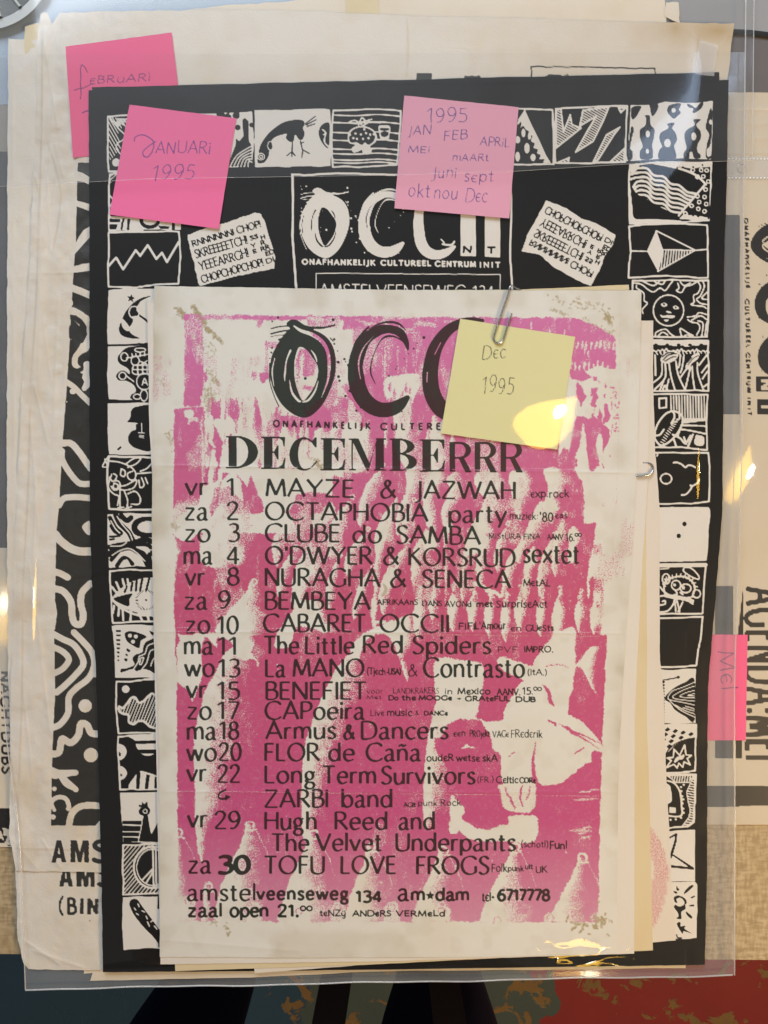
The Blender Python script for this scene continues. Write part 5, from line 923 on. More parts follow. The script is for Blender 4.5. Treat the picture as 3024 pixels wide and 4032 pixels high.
def film(name, tint=(1, 1, 1), milk=0.0, milkc=(.75, .82, .92), gl=1.12, rough=.03, bump=0.0):
    m, t, b = nt(name); out = t.nodes['Material Output']; t.nodes.remove(b)
    tr = N(t, 'ShaderNodeBsdfTransparent'); tr.inputs[0].default_value = (*tint, 1)
    gs = N(t, 'ShaderNodeBsdfGlossy'); gs.inputs['Roughness'].default_value = rough
    df = N(t, 'ShaderNodeBsdfDiffuse'); df.inputs[0].default_value = (*milkc, 1)
    ge = N(t, 'ShaderNodeNewGeometry'); vm = N(t, 'ShaderNodeVectorMath', operation='DOT_PRODUCT'); t.links.new(ge.outputs['Incoming'], vm.inputs[0]); t.links.new(ge.outputs['Normal'], vm.inputs[1])
    cs_ = math_(t, 'SUBTRACT', 1.0, math_(t, 'ABSOLUTE', vm.outputs['Value'], None), clamp=True)      # Schlick, the same from both faces of the thin film
    k = math_(t, 'MULTIPLY', math_(t, 'MULTIPLY_ADD', math_(t, 'POWER', cs_, 5.0), .96, .04), gl, clamp=True)
    m1 = N(t, 'ShaderNodeMixShader'); t.links.new(tr.outputs[0], m1.inputs[1]); t.links.new(df.outputs[0], m1.inputs[2])
    mk = math_(t, 'MULTIPLY', math_(t, 'MULTIPLY_ADD', noise(t, 22, 4, .6), .9, .55), milk); t.links.new(mk, m1.inputs[0])
    m2 = N(t, 'ShaderNodeMixShader'); t.links.new(k, m2.inputs[0]); t.links.new(m1.outputs[0], m2.inputs[1]); t.links.new(gs.outputs[0], m2.inputs[2])
    if bump:
        bm = N(t, 'ShaderNodeBump', i_Strength=bump, i_Distance=.001); t.links.new(noise(t, 30, 3, .5), bm.inputs['Height'])
        t.links.new(bm.outputs[0], gs.inputs['Normal'])
    t.links.new(m2.outputs[0], out.inputs[0]); return m

def plain(name, col, rough=.5, metal=0.0, emis=None, es=0.0, mot=.12, sc_=60, spec=.5):
    m, t, b = nt(name); c = mixc(t, math_(t, 'MULTIPLY', noise(t, sc_, 4, .6), mot * 2), col, tuple(x * .6 for x in col)); t.links.new(c, b.inputs['Base Color'])
    b.inputs['Roughness'].default_value = rough; b.inputs['Metallic'].default_value = metal; b.inputs['Specular IOR Level'].default_value = spec
    if emis: b.inputs['Emission Color'].default_value = (*emis, 1); b.inputs['Emission Strength'].default_value = es
    return m

PINK = [(.65, .29, .46), (.565, .068, .25), (.57, .075, .205), (.65, .17, .44)]
mat_main = paper("printed_poster_paper", (.785, .80, .785), attrs=('stain', 'pink', 'black'), pinkink=PINK, ink=(.014, .022, .015), stain=(.36, .28, .12), coat=.25, mott=.4)
mat_black = paper("black_printed_poster", (.775, .77, .755), attrs=('white',), ink=(.008, .0078, .0078), rough=.55, inkspec=.42, spec=.2, mott=.3)
mat_pale = paper("aged_pale_paper", (.77, .74, .69), attrs=('stain', 'black'), stain=(.50, .37, .20), mott=.9, bump=.8, bdist=.0005)
mat_pale2 = paper("aged_cream_paper", (.78, .72, .62), attrs=(), mott=.9, bump=.6)
mat_white = paper("white_copy_paper", (.78, .76, .73), mott=.25)
mat_yel = paper("yellowed_paper", (.74, .65, .44), mott=.6)
mat_spot = paper("white_paper_with_pink_spot", (.77, .73, .68), attrs=('pink',), pinkink=[(.66, .30, .33)] * 4, mott=.3)
mat_tan = paper("sleeved_poster_paper", (.66, .60, .50), attrs=('black',), ink=(.014, .014, .016), mott=.5)
mat_hot = paper("hot_pink_note_paper", (.86, .115, .30), attrs=('pen',), pen=(.16, .03, .16), mott=.10, bump=.12)
mat_hot2 = paper("bright_pink_note_paper", (.92, .155, .40), attrs=('pen',), pen=(.10, .035, .26), mott=.08, bump=.12)
mat_soft = paper("soft_pink_note_paper", (.80, .37, .54), attrs=('pen',), pen=(.09, .05, .26), mott=.10, bump=.12)
mat_lemon = paper("yellow_note_paper", (.78, .77, .42), attrs=('pen',), pen=(.05, .05, .05), mott=.15, bump=.12)
mat_film = film("clear_sleeve_film", milk=.006); mat_film2 = film("clear_flap_film", milk=.036, rough=.10)
mat_back = film("milky_veil_film", milk=.17, rough=.08); mat_seam = film("welded_film_edge", milk=.32, milkc=(.95, .97, 1), gl=2.5, rough=.15)  # back film's milk carries the bluish window reflection as diffuse colour, plus own haze
mat_tape = film("dull_tape", milk=.40, milkc=(.85, .84, .84), rough=.25)
mat_wire = plain("steel_wire", (.62, .62, .64), .22, 1.0, mot=.05)

# ------------------------------------------------------------------ mesh helpers
def mesh(name, V, Fc, mat=None, parent=None, smooth=True, attrs=None):
    me = bpy.data.meshes.new(name); V = np.asarray(V, np.float32); Fc = np.asarray(Fc, np.int32)
    me.vertices.add(len(V)); me.vertices.foreach_set('co', V.ravel()); k = Fc.shape[1]
    me.loops.add(Fc.size); me.loops.foreach_set('vertex_index', Fc.ravel()); me.polygons.add(len(Fc))
    me.polygons.foreach_set('loop_start', np.arange(0, Fc.size, k, dtype=np.int32)); me.polygons.foreach_set('loop_total', np.full(len(Fc), k, np.int32))
    me.polygons.foreach_set('use_smooth', np.full(len(Fc), smooth))
    for a, v in (attrs or {}).items(): me.attributes.new(a, 'FLOAT', 'POINT').data.foreach_set('value', np.asarray(v, np.float32).ravel())
    me.update(); me.validate()
    if mat: me.materials.append(mat)
    o = bpy.data.objects.new(name, me); C.objects.link(o)
    if parent: o.parent = parent
    return o
def empty(name, loc=(0, 0, 0)):
    o = bpy.data.objects.new(name, None); C.objects.link(o); o.location = loc; o.empty_display_size = .02; return o
def edge_eval(P, u):
    P = np.array(P, float); d = np.r_[0, np.cumsum(np.hypot(*np.diff(P, axis=0).T))]; d /= d[-1]
    return np.stack([np.interp(u, d, P[:, 0]), np.interp(u, d, P[:, 1])], -1)
def sheet(name, top, right, bottom, left, z, mat, step=8, hf=None, art=None, rough=1.2, patches=None, parent=None, thick=.14, seed=0):
    """a leaf of paper / film bounded by four edge lines given in photo px; z and hf in mm above the table"""
    top, right, bottom, left = ([tuple(p) for p in e] for e in (top, right, bottom, left))
    def E(P, u, k):
        q_ = edge_eval(P, u); w = np.minimum(1, np.minimum(u, 1 - u) * 60)
        L = sum(math.hypot(P[i + 1][0] - P[i][0], P[i + 1][1] - P[i][1]) for i in range(len(P) - 1))
        n1 = vnoise(u * L, u * 0 + k * 97, 37, 200 + seed + k); n2 = vnoise(u * L, u * 0 + k * 31, 9, 230 + seed + k)
        off = (n1 + .35 * n2) * rough * w; v = np.array(P[-1]) - np.array(P[0]); n_ = np.array([-v[1], v[0]]) / np.hypot(*v)
        return q_ + off[..., None] * n_
    def pos(s, t):
        T, B, Lf, R = E(top, s, 0), E(bottom, s, 1), E(left, t, 2), E(right, t, 3); s_ = s[..., None]; t_ = t[..., None]
        a, b, c_, d = (np.array(x, float) for x in (top[0], top[-1], bottom[0], bottom[-1]))
        return (1 - t_) * T + t_ * B + (1 - s_) * Lf + s_ * R - ((1 - s_) * (1 - t_) * a + s_ * (1 - t_) * b + (1 - s_) * t_ * c_ + s_ * t_ * d)
    wpx = math.hypot(top[-1][0] - top[0][0], top[-1][1] - top[0][1]); hpx = math.hypot(left[-1][0] - left[0][0], left[-1][1] - left[0][1])
    if patches is None: patches = [([(0, 1, step)], [(0, 1, step)])]
    def axis(rg, Lpx):
        o = []
        for a, b, st in rg: n = max(1, int(round((b - a) * Lpx / st))); o += list(np.linspace(a, b, n + 1))[(1 if o else 0):]
        return np.array(o)
    VV, FF, AA = [], [], {k: [] for k in (art or {})}; base = 0
    def put(Pp, dz=0.0):
        X, Y = Pp[..., 0], Pp[..., 1]; h = (hf(X, Y) if hf else 0.0) + z + dz
        x, y, zz = W(X, Y, np.asarray(h) * .001 + 0 * X); return np.stack([x, y, zz], -1)
    def addart(Pp):
        for k, cv in (art or {}).items(): AA[k].append(cv.sample(Pp[..., 0], Pp[..., 1]).ravel())
    for sr, tr in patches:
        s, t = axis(sr, wpx), axis(tr, hpx); Sg, Tg = np.meshgrid(s, t); Pp = pos(Sg, Tg)
        VV.append(put(Pp).reshape(-1, 3)); addart(Pp); n, m = len(s), len(t)
        i = (np.arange(m - 1)[:, None] * n + np.arange(n - 1)).ravel() + base
        FF.append(np.stack([i, i + n, i + n + 1, i + 1], -1)); base += n * m
    for e, fn in enumerate((lambda u: (u, u * 0), lambda u: (u * 0 + 1, u), lambda u: (1 - u, u * 0 + 1), lambda u: (u * 0, 1 - u))):
        u = np.linspace(0, 1, int((wpx if e % 2 == 0 else hpx) / max(step, 6)) + 2); Pp = pos(*fn(u))
        a, b = put(Pp, 0), put(Pp, -thick); VV.append(np.vstack([a, b])); addart(Pp); addart(Pp); n = len(u); i = np.arange(n - 1) + base
        FF.append(np.stack([i, i + 1, i + n + 1, i + n], -1)); base += 2 * n
    return mesh(name, np.vstack(VV), np.vstack(FF), mat, parent, True, {k: np.concatenate(v) for k, v in AA.items()})
def tube(name, pts, r, mat, parent=None, n=8, r2=None):
    """bent wire through 3-D points (metres)"""
    P = np.array(pts, float); T = np.gradient(P, axis=0); T /= np.linalg.norm(T, axis=1)[:, None] + 1e-12
    up = np.array([0, 0, 1.0]); V = []
    for i in range(len(P)):
        a = np.cross(T[i], up)
        if np.linalg.norm(a) < 1e-3: a = np.array([1.0, 0, 0])
        a /= np.linalg.norm(a); b = np.cross(a, T[i]); rr = r if np.ndim(r) == 0 else r[i]; rb = r2 or rr
        for k in range(n): th = 2 * math.pi * k / n; V.append(P[i] + a * rr * math.cos(th) + b * rb * math.sin(th))
    F_ = [[i * n + k, i * n + (k + 1) % n, (i + 1) * n + (k + 1) % n, (i + 1) * n + k] for i in range(len(P) - 1) for k in range(n)]
    return mesh(name, V, F_, mat, parent)
def px3(pts, z):
    P = np.array(pts, float); zz = np.full(len(P), z) if np.ndim(z) == 0 else np.array(z); x, y, _ = W(P[:, 0], P[:, 1], zz * .001); return np.stack([x, y, zz * .001], -1)
def quadsheet(name, c4, z, mat, **k): a, b, c_, d = c4; return sheet(name, [a, b], [b, c_], [d, c_], [a, d], z, mat, **k)
def boxm(name, x0, x1, y0, y1, z0, z1, mat, parent=None, bev=.002):
    import bmesh
    bm = bmesh.new(); bmesh.ops.create_cube(bm, size=1)
    for v in bm.verts: v.co = ((x0 + x1) / 2 + v.co.x * (x1 - x0), (y0 + y1) / 2 + v.co.y * (y1 - y0), (z0 + z1) / 2 + v.co.z * (z1 - z0))
    if bev: bmesh.ops.bevel(bm, geom=bm.edges[:], offset=bev, segments=2, affect='EDGES')
    me = bpy.data.meshes.new(name); bm.to_mesh(me); bm.free(); me.materials.append(mat); o = bpy.data.objects.new(name, me); C.objects.link(o)
    if parent: o.parent = parent
    return o

# ------------------------------------------------------------------ floor, table, person
FZ = -.75
m_floor, t, b = nt("worn_floor_paint")
co = N(t, 'ShaderNodeTexCoord'); sp = N(t, 'ShaderNodeSeparateXYZ'); t.links.new(co.outputs['Object'], sp.inputs[0])
xs = math_(t, 'ADD', sp.outputs['X'], math_(t, 'MULTIPLY', math_(t, 'SUBTRACT', noise(t, 14, 4, .6), .5), .22))
red = mixc(t, noise(t, 9, 4, .6), (.36, .030, .020), (.22, .018, .014)); green = mixc(t, noise(t, 8, 4, .6), (.10, .125, .095), (.055, .085, .085))
blue = mixc(t, noise(t, 5, 3, .5), (.035, .09, .17), (.022, .06, .075))
col = mixc(t, ramp01(t, xs, .27, .275), mixc(t, ramp01(t, xs, -.12, -.10), blue, green), red)
wear = ramp01(t, noise(t, 17, 5, .62, dist=.6), .575, .60); far = ramp01(t, sp.outputs['X'], -.22, -.15)
col = mixc(t, math_(t, 'MULTIPLY', wear, far), col, mixc(t, noise(t, 60, 3, .6), (.30, .17, .045), (.20, .12, .04)))
t.links.new(col, b.inputs['Base Color']); b.inputs['Roughness'].default_value = .5
bm = N(t, 'ShaderNodeBump', i_Strength=.4, i_Distance=.002); t.links.new(wear, bm.inputs['Height']); bm.invert = True; t.links.new(bm.outputs[0], b.inputs['Normal'])
fl = mesh("floor", [(-3, -3, FZ), (3, -3, FZ), (3, 3, FZ), (-3, 3, FZ)], [[0, 1, 2, 3]], m_floor, None, False); tag(fl, kind='structure')

m_table, t, b = nt("woven_beige_laminate")
wv = math_(t, 'ADD', noise(t, 420, 3, .6, stretch=(1, .25, 1)), noise(t, 420, 3, .6, stretch=(.25, 1, 1)))
col = mixc(t, ramp01(t, wv, .78, 1.22), (.29, .22, .13), (.48, .39, .255)); col = mixc(t, math_(t, 'MULTIPLY', ramp01(t, noise(t, 22, 4, .6), .4, .7), .35), col, (.34, .24, .11))
t.links.new(col, b.inputs['Base Color']); b.inputs['Roughness'].default_value = .55
m_edge = plain("dark_table_edge", (.05, .03, .025), .5); m_leg = plain("dark_brown_wood", (.022, .012, .008), .4)
table = empty("table", (0, .3, FZ)); tag(table, "beige laminate table with a woven pattern carrying the whole stack of posters", "table")
f0 = W([-3600, 6600], [3728, 3808], 0.0)
y0, y1 = float(f0[1][0]), float(f0[1][1])
def tabslab(name, off0, off1, z0, z1, mat):
    V = [(-.85, y0 + off0, z0), (.85, y1 + off0, z0), (.85, 1.0, z0), (-.85, 1.0, z0), (-.85, y0 + off0, z1), (.85, y1 + off0, z1), (.85, 1.0, z1), (-.85, 1.0, z1)]
    o = mesh(name, V, [[0, 3, 2, 1], [4, 5, 6, 7], [0, 1, 5, 4], [1, 2, 6, 5], [2, 3, 7, 6], [3, 0, 4, 7]], mat, None, False); o.parent = table; o.matrix_parent_inverse = Matrix.Translation((0, -.3, -FZ)); return o
tabslab("tabletop", 0.0, 0, -.004, 0.0, m_table); tabslab("edge_band", -.001, 0, -.03, -.0042, m_edge)
for x in (-.78, .78):
    for y in (-.20, .9):
        o = boxm("leg", x - .025, x + .025, y - .025, y + .025, FZ, -.031, m_leg, table); o.matrix_parent_inverse = Matrix.Translation((0, -.3, -FZ))

# ------------------------------------------------------------------ what lies directly on the table
m_reflf = plain("reflection_tinted_folder_plastic", (.40, .50, .63), .28, mot=.05, sc_=8); m_greyf = plain("grey_folder_card", (.33, .345, .37), .35, mot=.08, sc_=9); m_darkf = plain("dark_grey_card", (.16, .15, .155), .4, mot=.2, sc_=12)  # folder plastic's blue-grey is reflected window light put into its colour
m_band = plain("black_elastic", (.012, .012, .012), .6); m_taupe = plain("taupe_card", (.33, .30, .255), .6)
o = quadsheet("plastic_folder", [(-500, -700), (2560, -760), (2560, 330), (-500, 428)], .45, m_reflf, step=60, rough=.3, thick=.4, hf=lambda x, y: .25 * vnoise(x, y, 300, 70)); tag(o, "plastic folder with blue reflected light in its colour, showing above and left of the paper stack", "folder")
o = quadsheet("card_folder", [(2480, -700), (3700, -700), (3700, 162), (2480, 128)], 1.0, m_greyf, step=60, rough=.3, thick=.5); tag(o, "smooth grey folder at the top right corner of the picture", "folder")
band = tube("elastic_band", px3([(2500, 118), (2880, 126), (2960, 130), (3024, 138), (3200, 158), (3600, 240)], 1.4), .0020, m_band, r2=.0004); tag(band, "flat black elastic band across the grey folder at top right", "elastic band")
o = quadsheet("card_sheet", [(2480, 100), (3700, 140), (3700, 400), (2480, 380)], .6, m_darkf, step=60, rough=.3); tag(o, "dark grey card below the black elastic band at top right", "card")
o = quadsheet("card_sheet", [(-500, 380), (600, 380), (600, 700), (-500, 700)], .25, m_taupe, step=60, rough=.3); tag(o, "taupe card sticking out at the left below the plastic folder", "card")
hw = lambda x, y: .10 * vnoise(x, y, 240, 71)
o = quadsheet("sleeved_poster", [(2400, 362), (3700, 366), (3700, 3248), (2400, 3246)], .8, mat_tan, step=8, rough=.6, art={"black": R_black}, patches=[([(0, .3, 40), (.3, .56, 5), (.56, 1, 30)], [(0, 1, 6)])],
              hf=lambda x, y: hw(x, y) + .35 * sum(np.exp(-np.abs(y - q_) / 7) for q_ in (430, 488, 545, 602))); tag(o, "sideways agenda poster with big black letters lying right of the stack", "poster")
o2 = quadsheet("sleeved_poster", [(-1400, 592), (420, 598), (420, 3335), (-1400, 3335)], .8, mat_tan, step=8, rough=.6, art={'black': L_black}, patches=[([(0, .74, 60), (.74, 1, 5)], [(0, 1, 6)])], hf=hw); tag(o2, "mostly dark poster peeping out at the left edge behind the pale posters", "poster")
m_strip = film("binder_strip", milk=.30, milkc=(.86, .88, .9)); o3 = empty("binder_sleeve"); tag(o3, "clear binder sleeve with punched strip over the sideways agenda poster", "plastic sleeve")
quadsheet("film_layer", [(2700, 300), (3700, 295), (3700, 3244), (2700, 3246)], 1.05, film("binder_film", milk=.015), step=40, rough=.3, thick=.02, parent=o3, hf=lambda x, y: .1 * vnoise(x, y, 200, 74))
quadsheet("punched_strip", [(2700, 618), (3700, 612), (3700, 704), (2700, 706)], 1.15, m_strip, step=40, rough=.3, thick=.03, parent=o3)
for yy in (625, 700):
    V, F_ = [], []
    for i in range(46):
        cx_, cy_ = 2800 + i * 14, yy + .5 * math.sin(i); k = len(V)
        for j in range(6): p_ = W(cx_ + 4 * math.cos(j * 1.047), cy_ + 3 * math.sin(j * 1.047), .0013); V.append((float(p_[0]), float(p_[1]), .0013))
        F_ += [[k, k + 3, k + 2, k + 1], [k, k + 5, k + 4, k + 3]]
    mesh("weld_dots", V, F_, plain("weld_dot", (.9, .93, .97), .3), o3, False)
th = [px3([(2920 + 15 * math.cos(a), 661 + 17 * math.sin(a))], 1.25)[0] for a in np.linspace(0, 6.283, 24)]; tube("punched_hole", th, .0004, mat_seam, o3)

m_refl_disc = plain("dark_reflected_disc", (.05, .055, .05), .25, mot=.6, sc_=120); reflection = empty("reflected_disc", (0, 0, 0)); tag(reflection, "dark round ribbed dish with a pale rim modelled solid, cut off by the top left corner", "reflection")  # a blurry round reflection in the corner, modelled as a solid ribbed disc
def disk(name, cx, cy, r0, r1, z0, z1, mat, par, ax=1.0, n=72):
    V = []; F_ = []
    for i in range(n):
        a = 2 * math.pi * i / n
        for r, z_ in ((r0, z0), (r1, z1)): x, y, zz = W(cx + r * math.cos(a), cy + r * ax * math.sin(a), z_); V.append((float(x), float(y), z_))
    for i in range(n): j = (i + 1) % n; F_.append([2 * i, 2 * j, 2 * j + 1, 2 * i + 1])
    return mesh(name, V, F_, mat, par)
disk("reflected_face", -60, -150, 40, 232, .002, .005, m_refl_disc, reflection); disk("rim", -60, -150, 232, 268, .005, .0048, plain("pale_rim", (.60, .66, .70), .3), reflection); disk("outer_wall", -60, -150, 268, 255, .0048, .0008, plain("pale_rim_side", (.5, .56, .62), .3), reflection)
for i in range(9):
    a = math.radians(8 + i * 22); tube("rib", px3([(-60 + r * math.cos(a), -150 + r * math.sin(a)) for r in (60, 120, 180, 228)], [2.5, 3.5, 4.4, 5.2]), .0012, plain("pale_rib", (.45, .48, .45), .35), reflection)

# ------------------------------------------------------------------ sleeve, back layer
sleeve = empty("plastic_sleeve"); tag(sleeve, "large clear plastic sleeve holding the stack of posters, its edge showing below", "plastic sleeve")
sleeve_l = [(-60, 215), (-60, 2100), (8, 2700), (30, 2950), (72, 3250), (88, 3560), (100, 3896)]
sleeve_r = [(2938, -60), (2930, 600), (2921, 1700), (2905, 2300), (2892, 2700), (2893, 3200), (2892, 3840)]
sheet("back_layer", [(-60, 215), (2935, 205)], [(2935, 205)] + sleeve_r[1:], [(100, 3896), (1500, 3868), (2892, 3840)], sleeve_l, 1.45, mat_back, step=50, rough=.3, parent=sleeve, thick=.03)

# ------------------------------------------------------------------ the pale posters at the back
def hp(seed, k=1.0):
    return lambda x, y: k * (.16 * vnoise(x * 2.2, y, 150, seed) + .10 * vnoise(x * 1.5 + y * .5, y, 60, seed + 1) + .05 * vnoise(x, y, 26, seed + 2)) * sstep(900, 300, x) + .06 * k * vnoise(x, y, 200, seed + 3)
o = sheet("pale_sheet", [(500, 66), (900, 20), (1375, -12)], [(1375, -12), (1400, 3700)], [(330, 3834), (1400, 3840)], [(500, 66), (330, 3834)], 1.75, mat_pale2, step=30, rough=2.5, hf=hp(80)); tag(o, "cream sheet whose sloping top edge shows behind the top of the pale poster", "paper sheet")
o = sheet("pale_sheet", [(1492, -90), (2616, -90)], [(2616, -90), (2622, 62), (2640, 400), (2700, 3812)], [(355, 3862), (1000, 3848), (1500, 3824), (2100, 3818), (2700, 3812)], [(1492, -90), (1492, 20), (355, 3862)], 1.95, mat_pale2, step=30, rough=2.0, hf=hp(84)); tag(o, "large cream sheet reaching the top edge of the picture and below the black poster", "paper sheet")
o = quadsheet("yellowed_sheet", [(1366, -60), (1495, -60), (1497, 300), (1362, 300)], 2.15, mat_yel, step=20, rough=3, hf=hp(88)); tag(o, "yellowed scrap of paper at the top edge between two cream sheets", "paper sheet")
o = quadsheet("yellowed_sheet", [(98, 104), (166, 88), (330, 400), (102, 400)], 2.1, mat_yel, step=20, rough=3, hf=hp(89)); tag(o, "small yellowed corner at the upper left behind the pale poster", "paper sheet")
o = quadsheet("torn_flap", [(2622, 8), (2672, 10), (2678, 90), (2618, 66)], 2.2, mat_pale2, step=8, rough=3.5, hf=lambda x, y: .7 * sstep(2630, 2678, x)); tag(o, "little torn paper flap sticking up near the top right", "paper scrap")
p2 = sheet("pale_poster", [(33, 150), (60, 156), (400, 158)], [(400, 158), (560, 2000), (560, 3818)], [(113, 3816), (300, 3822), (560, 3824)], [(33, 150), (28, 1000), (27, 2000), (32, 2640), (62, 3430), (70, 3700), (92, 3792), (113, 3816)], 2.45, paper("aged_pale_paper_b", (.77, .74, .685), attrs=('black',), mott=.8, bump=.8, bdist=.0005),
           rough=2.2, art={'black': P2_black}, patches=[([(0, .55, 4), (.55, 1, 6)], [(0, .86, 10), (.86, 1, 4)])], hf=lambda x, y: np.clip(hp(90, 2.0)(x, y) + .5 * crease(x, y, 48, 160, 60, 2600, 7) + .4 * crease(x, y, 90, 3700, 240, 3800, 8) + .45 * crease(x, y, 120, 3740, 330, 3812, 10), -.5, np.where(y < 3440, .3, .8)))
tag(p2, "pale poster lowest at the left with words ending below the folded bottom corner", "poster")
CREASES = ((185, 700, 200, 1000), (150, 1100, 200, 1500), (120, 1650, 150, 2100), (110, 2200, 170, 2600), (90, 2700, 130, 3100), (150, 2500, 200, 2900), (230, 1150, 210, 1700), (170, 150, 230, 520), (240, 560, 190, 900), (215, 560, 250, 700), (130, 1500, 190, 1750), (100, 2450, 150, 2300), (160, 3300, 240, 3420), (140, 1900, 130, 2300))
def p1h(x, y):
    h = hp(94, 3.2)(x, y) + .5 * crease(x, y, 175, 60, 150, 1500, 9) + .35 * crease(x, y, 215, 330, 130, 1500, 12) + .3 * crease(x, y, 330, 900, 250, 1500, 8)
    h = h + .3 * crease(x, y, 1602, 60, 1600, 300, 5) + .25 * crease(x, y, 100, 1074, 353, 1074, 5) + .2 * crease(x, y, 60, 3340, 400, 3345, 5) + .35 * crease(x, y, 45, 3300, 150, 3425, 8) + .35 * crease(x, y, 2840, 190, 2890, 95, 4) + .3 * crease(x, y, 2700, 110, 2740, 150, 4)
    h = h + .35 * np.exp(-((x - 78) / 16) ** 2) * (y > 1500) * .6
    for (a, b, c_, d) in CREASES: h = h + .38 * crease(x, y, a, b, c_, d, 6)
    return np.where((x > 240) & (y > 110), np.clip(h, -.5, .42), .8 * np.tanh(h / .8))
p1 = sheet("pale_poster", [(160, 52), (185, 48), (205, 92), (236, 50), (560, 42), (1000, 38), (1350, 50), (1700, 66), (2150, 74), (2500, 88), (2892, 92)], [(2892, 92), (2878, 200), (2862, 330), (2800, 900), (2740, 3430)], [(62, 3428), (240, 3432), (560, 3436), (2740, 3430)],
           [(160, 52), (150, 120), (142, 420), (119, 1000), (86, 1500), (64, 2000), (42, 2700), (37, 3300), (62, 3428)], 3.1, mat_pale, rough=2.4, art={'black': P_black, 'stain': P_stain}, seed=5,
           patches=[([(0, .16, 4), (.16, 1, 6)], [(0, .09, 6)]), ([(0, .16, 4), (.16, 1, 120)], [(.09, 1, 4)])], hf=p1h)
tag(p1, "big pale creased poster with black ornament strip, spreading behind the black poster", "poster")
tp = quadsheet("tape_strip", [(2756, 156), (2828, 178), (2812, 300), (2738, 292)], 4.1, mat_tape, step=10, rough=1.0, parent=p1, thick=.03)

# notes under / on the black poster
def curl(ax, ay, bx, by, amt):                       # lifts towards the b side
    L2 = (bx - ax) ** 2 + (by - ay) ** 2
    return lambda x, y: amt * np.clip(((x - ax) * (bx - ax) + (y - ay) * (by - ay)) / L2, 0, 1.2) ** 2.2
n1 = quadsheet("sticky_note", [(258, 183), (676, 128), (730, 575), (287, 621)], 3.75, mat_hot, step=4, rough=.4, art={'pen': Npen}, hf=lambda x, y: .05 * vnoise(x, y, 90, 31)); tag(n1, "hot pink sticky note with FEBRUARI tucked under the black poster corner", "sticky note")

# black posters
o = quadsheet("black_poster", [(362, 344), (2832, 284), (2836, 420), (372, 420)], 4.1, mat_black, step=60, rough=1.5, hf=lambda x, y: .05 * vnoise(x, y, 90, 33)); 
bz = Canvas(0, 0, 10, 10); tag(o, "second black sheet whose edge shows above the top of the black comic poster", "poster")
def bh(x, y):
    return .06 * vnoise(x, y, 260, 35) + .15 * crease(x, y, 355, 1000, 357, 3800, 5) + .12 * crease(x, y, 355, 332, 2860, 315, 5) + .10 * vnoise(x * 2, y, 90, 36) * (x > 2700)
bt, btm = [(349, 356), (800, 342), (1500, 330), (2200, 322), (2869, 314)], [(405, 3828), (1200, 3822), (2400, 3805), (2775, 3799)]
br = [(2869, 314), (2862, 700), (2852, 1000), (2848, 1500), (2845, 2000), (2822, 2300), (2788, 2700), (2785, 3000), (2783, 3500), (2775, 3799)]; bl_ = [(349, 356), (352, 1000), (353, 2000), (365, 2400), (380, 2700), (388, 3000), (400, 3500), (405, 3828)]
t1 = (1200 - 356) / (3828 - 356)
b1 = sheet("black_poster", bt, br, btm, bl_, 4.45, mat_black, rough=1.2, art={'white': B_white}, patches=[([(0, 1, 4)], [(0, t1, 4)]), ([(0, .12, 4), (.12, .82, 80), (.82, 1, 4)], [(t1, 1, 4)])], hf=bh, seed=9)
tag(b1, "black poster with white comic border pictures and brushed title, clipped under the pink one", "poster")
n2 = quadsheet("sticky_note", [(510, 412), (931, 466), (861, 901), (431, 845)], 4.85, mat_hot2, step=4, rough=.4, art={'pen': Npen}, hf=lambda x, y: curl(520, 430, 460, 870, .9)(x, y) + .04 * vnoise(x, y, 90, 37)); tag(n2, "bright pink sticky note with JANUARI 1995 on the black poster", "sticky note")
n3 = quadsheet("sticky_note", [(1592, 376), (2042, 422), (2005, 860), (1553, 820)], 4.85, mat_soft, step=4, rough=.4, art={'pen': Npen}, hf=lambda x, y: curl(1700, 390, 1680, 840, 1.0)(x, y) + .04 * vnoise(x, y, 90, 38)); tag(n3, "soft pink sticky note listing ten months of 1995 above the title", "sticky note")
n5 = quadsheet("sticky_note", [(2700, 2498), (2944, 2499), (2936, 2915), (2700, 2915)], 1.25, mat_hot, step=4, rough=.4, art={'pen': Npen}); tag(n5, "hot pink sticky note with MEI written sideways at the right edge", "sticky note")

# ------------------------------------------------------------------ clipped stack with the pink poster on top
spot = Canvas(2480, 2900, 2720, 3760); spot.blob([(2470, 3180), (2560, 3250), (2620, 3360), (2632, 3480), (2600, 3600), (2560, 3660), (2550, 3560), (2572, 3440), (2560, 3380), (2540, 3500), (2470, 3600)], .55)
hm = lambda s: (lambda x, y: .07 * vnoise(x, y, 210, s))
o = sheet("loose_sheet", [(700, 1262), (2572, 1262)], [(2572, 1262), (2571, 1500), (2580, 1780), (2597, 2000), (2598, 2600), (2613, 2720), (2621, 3000), (2634, 3250), (2646, 3480), (2661, 3703)], [(1003, 3832), (1400, 3802), (2000, 3760), (2661, 3703)], [(700, 1262), (1003, 3832)], 4.95, mat_spot, step=14, rough=.8, hf=hm(41), art={'pink': spot}, seed=11); tag(o, "white sheet with a pink spot, lowest of the clipped stack at its right", "paper sheet")
o = sheet("loose_sheet", [(700, 1145), (2030, 1141), (2476, 1121)], [(2476, 1121), (2500, 1600), (2541, 1990), (2548, 2600), (2545, 2800), (2556, 3100), (2571, 3742)], [(690, 3824), (1500, 3796), (2571, 3742)], [(700, 1145), (640, 2400), (690, 3824)], 5.3, mat_yel, step=20, rough=.9, hf=hm(42), seed=12); tag(o, "yellowed sheet third from the top of the clipped stack", "paper sheet")
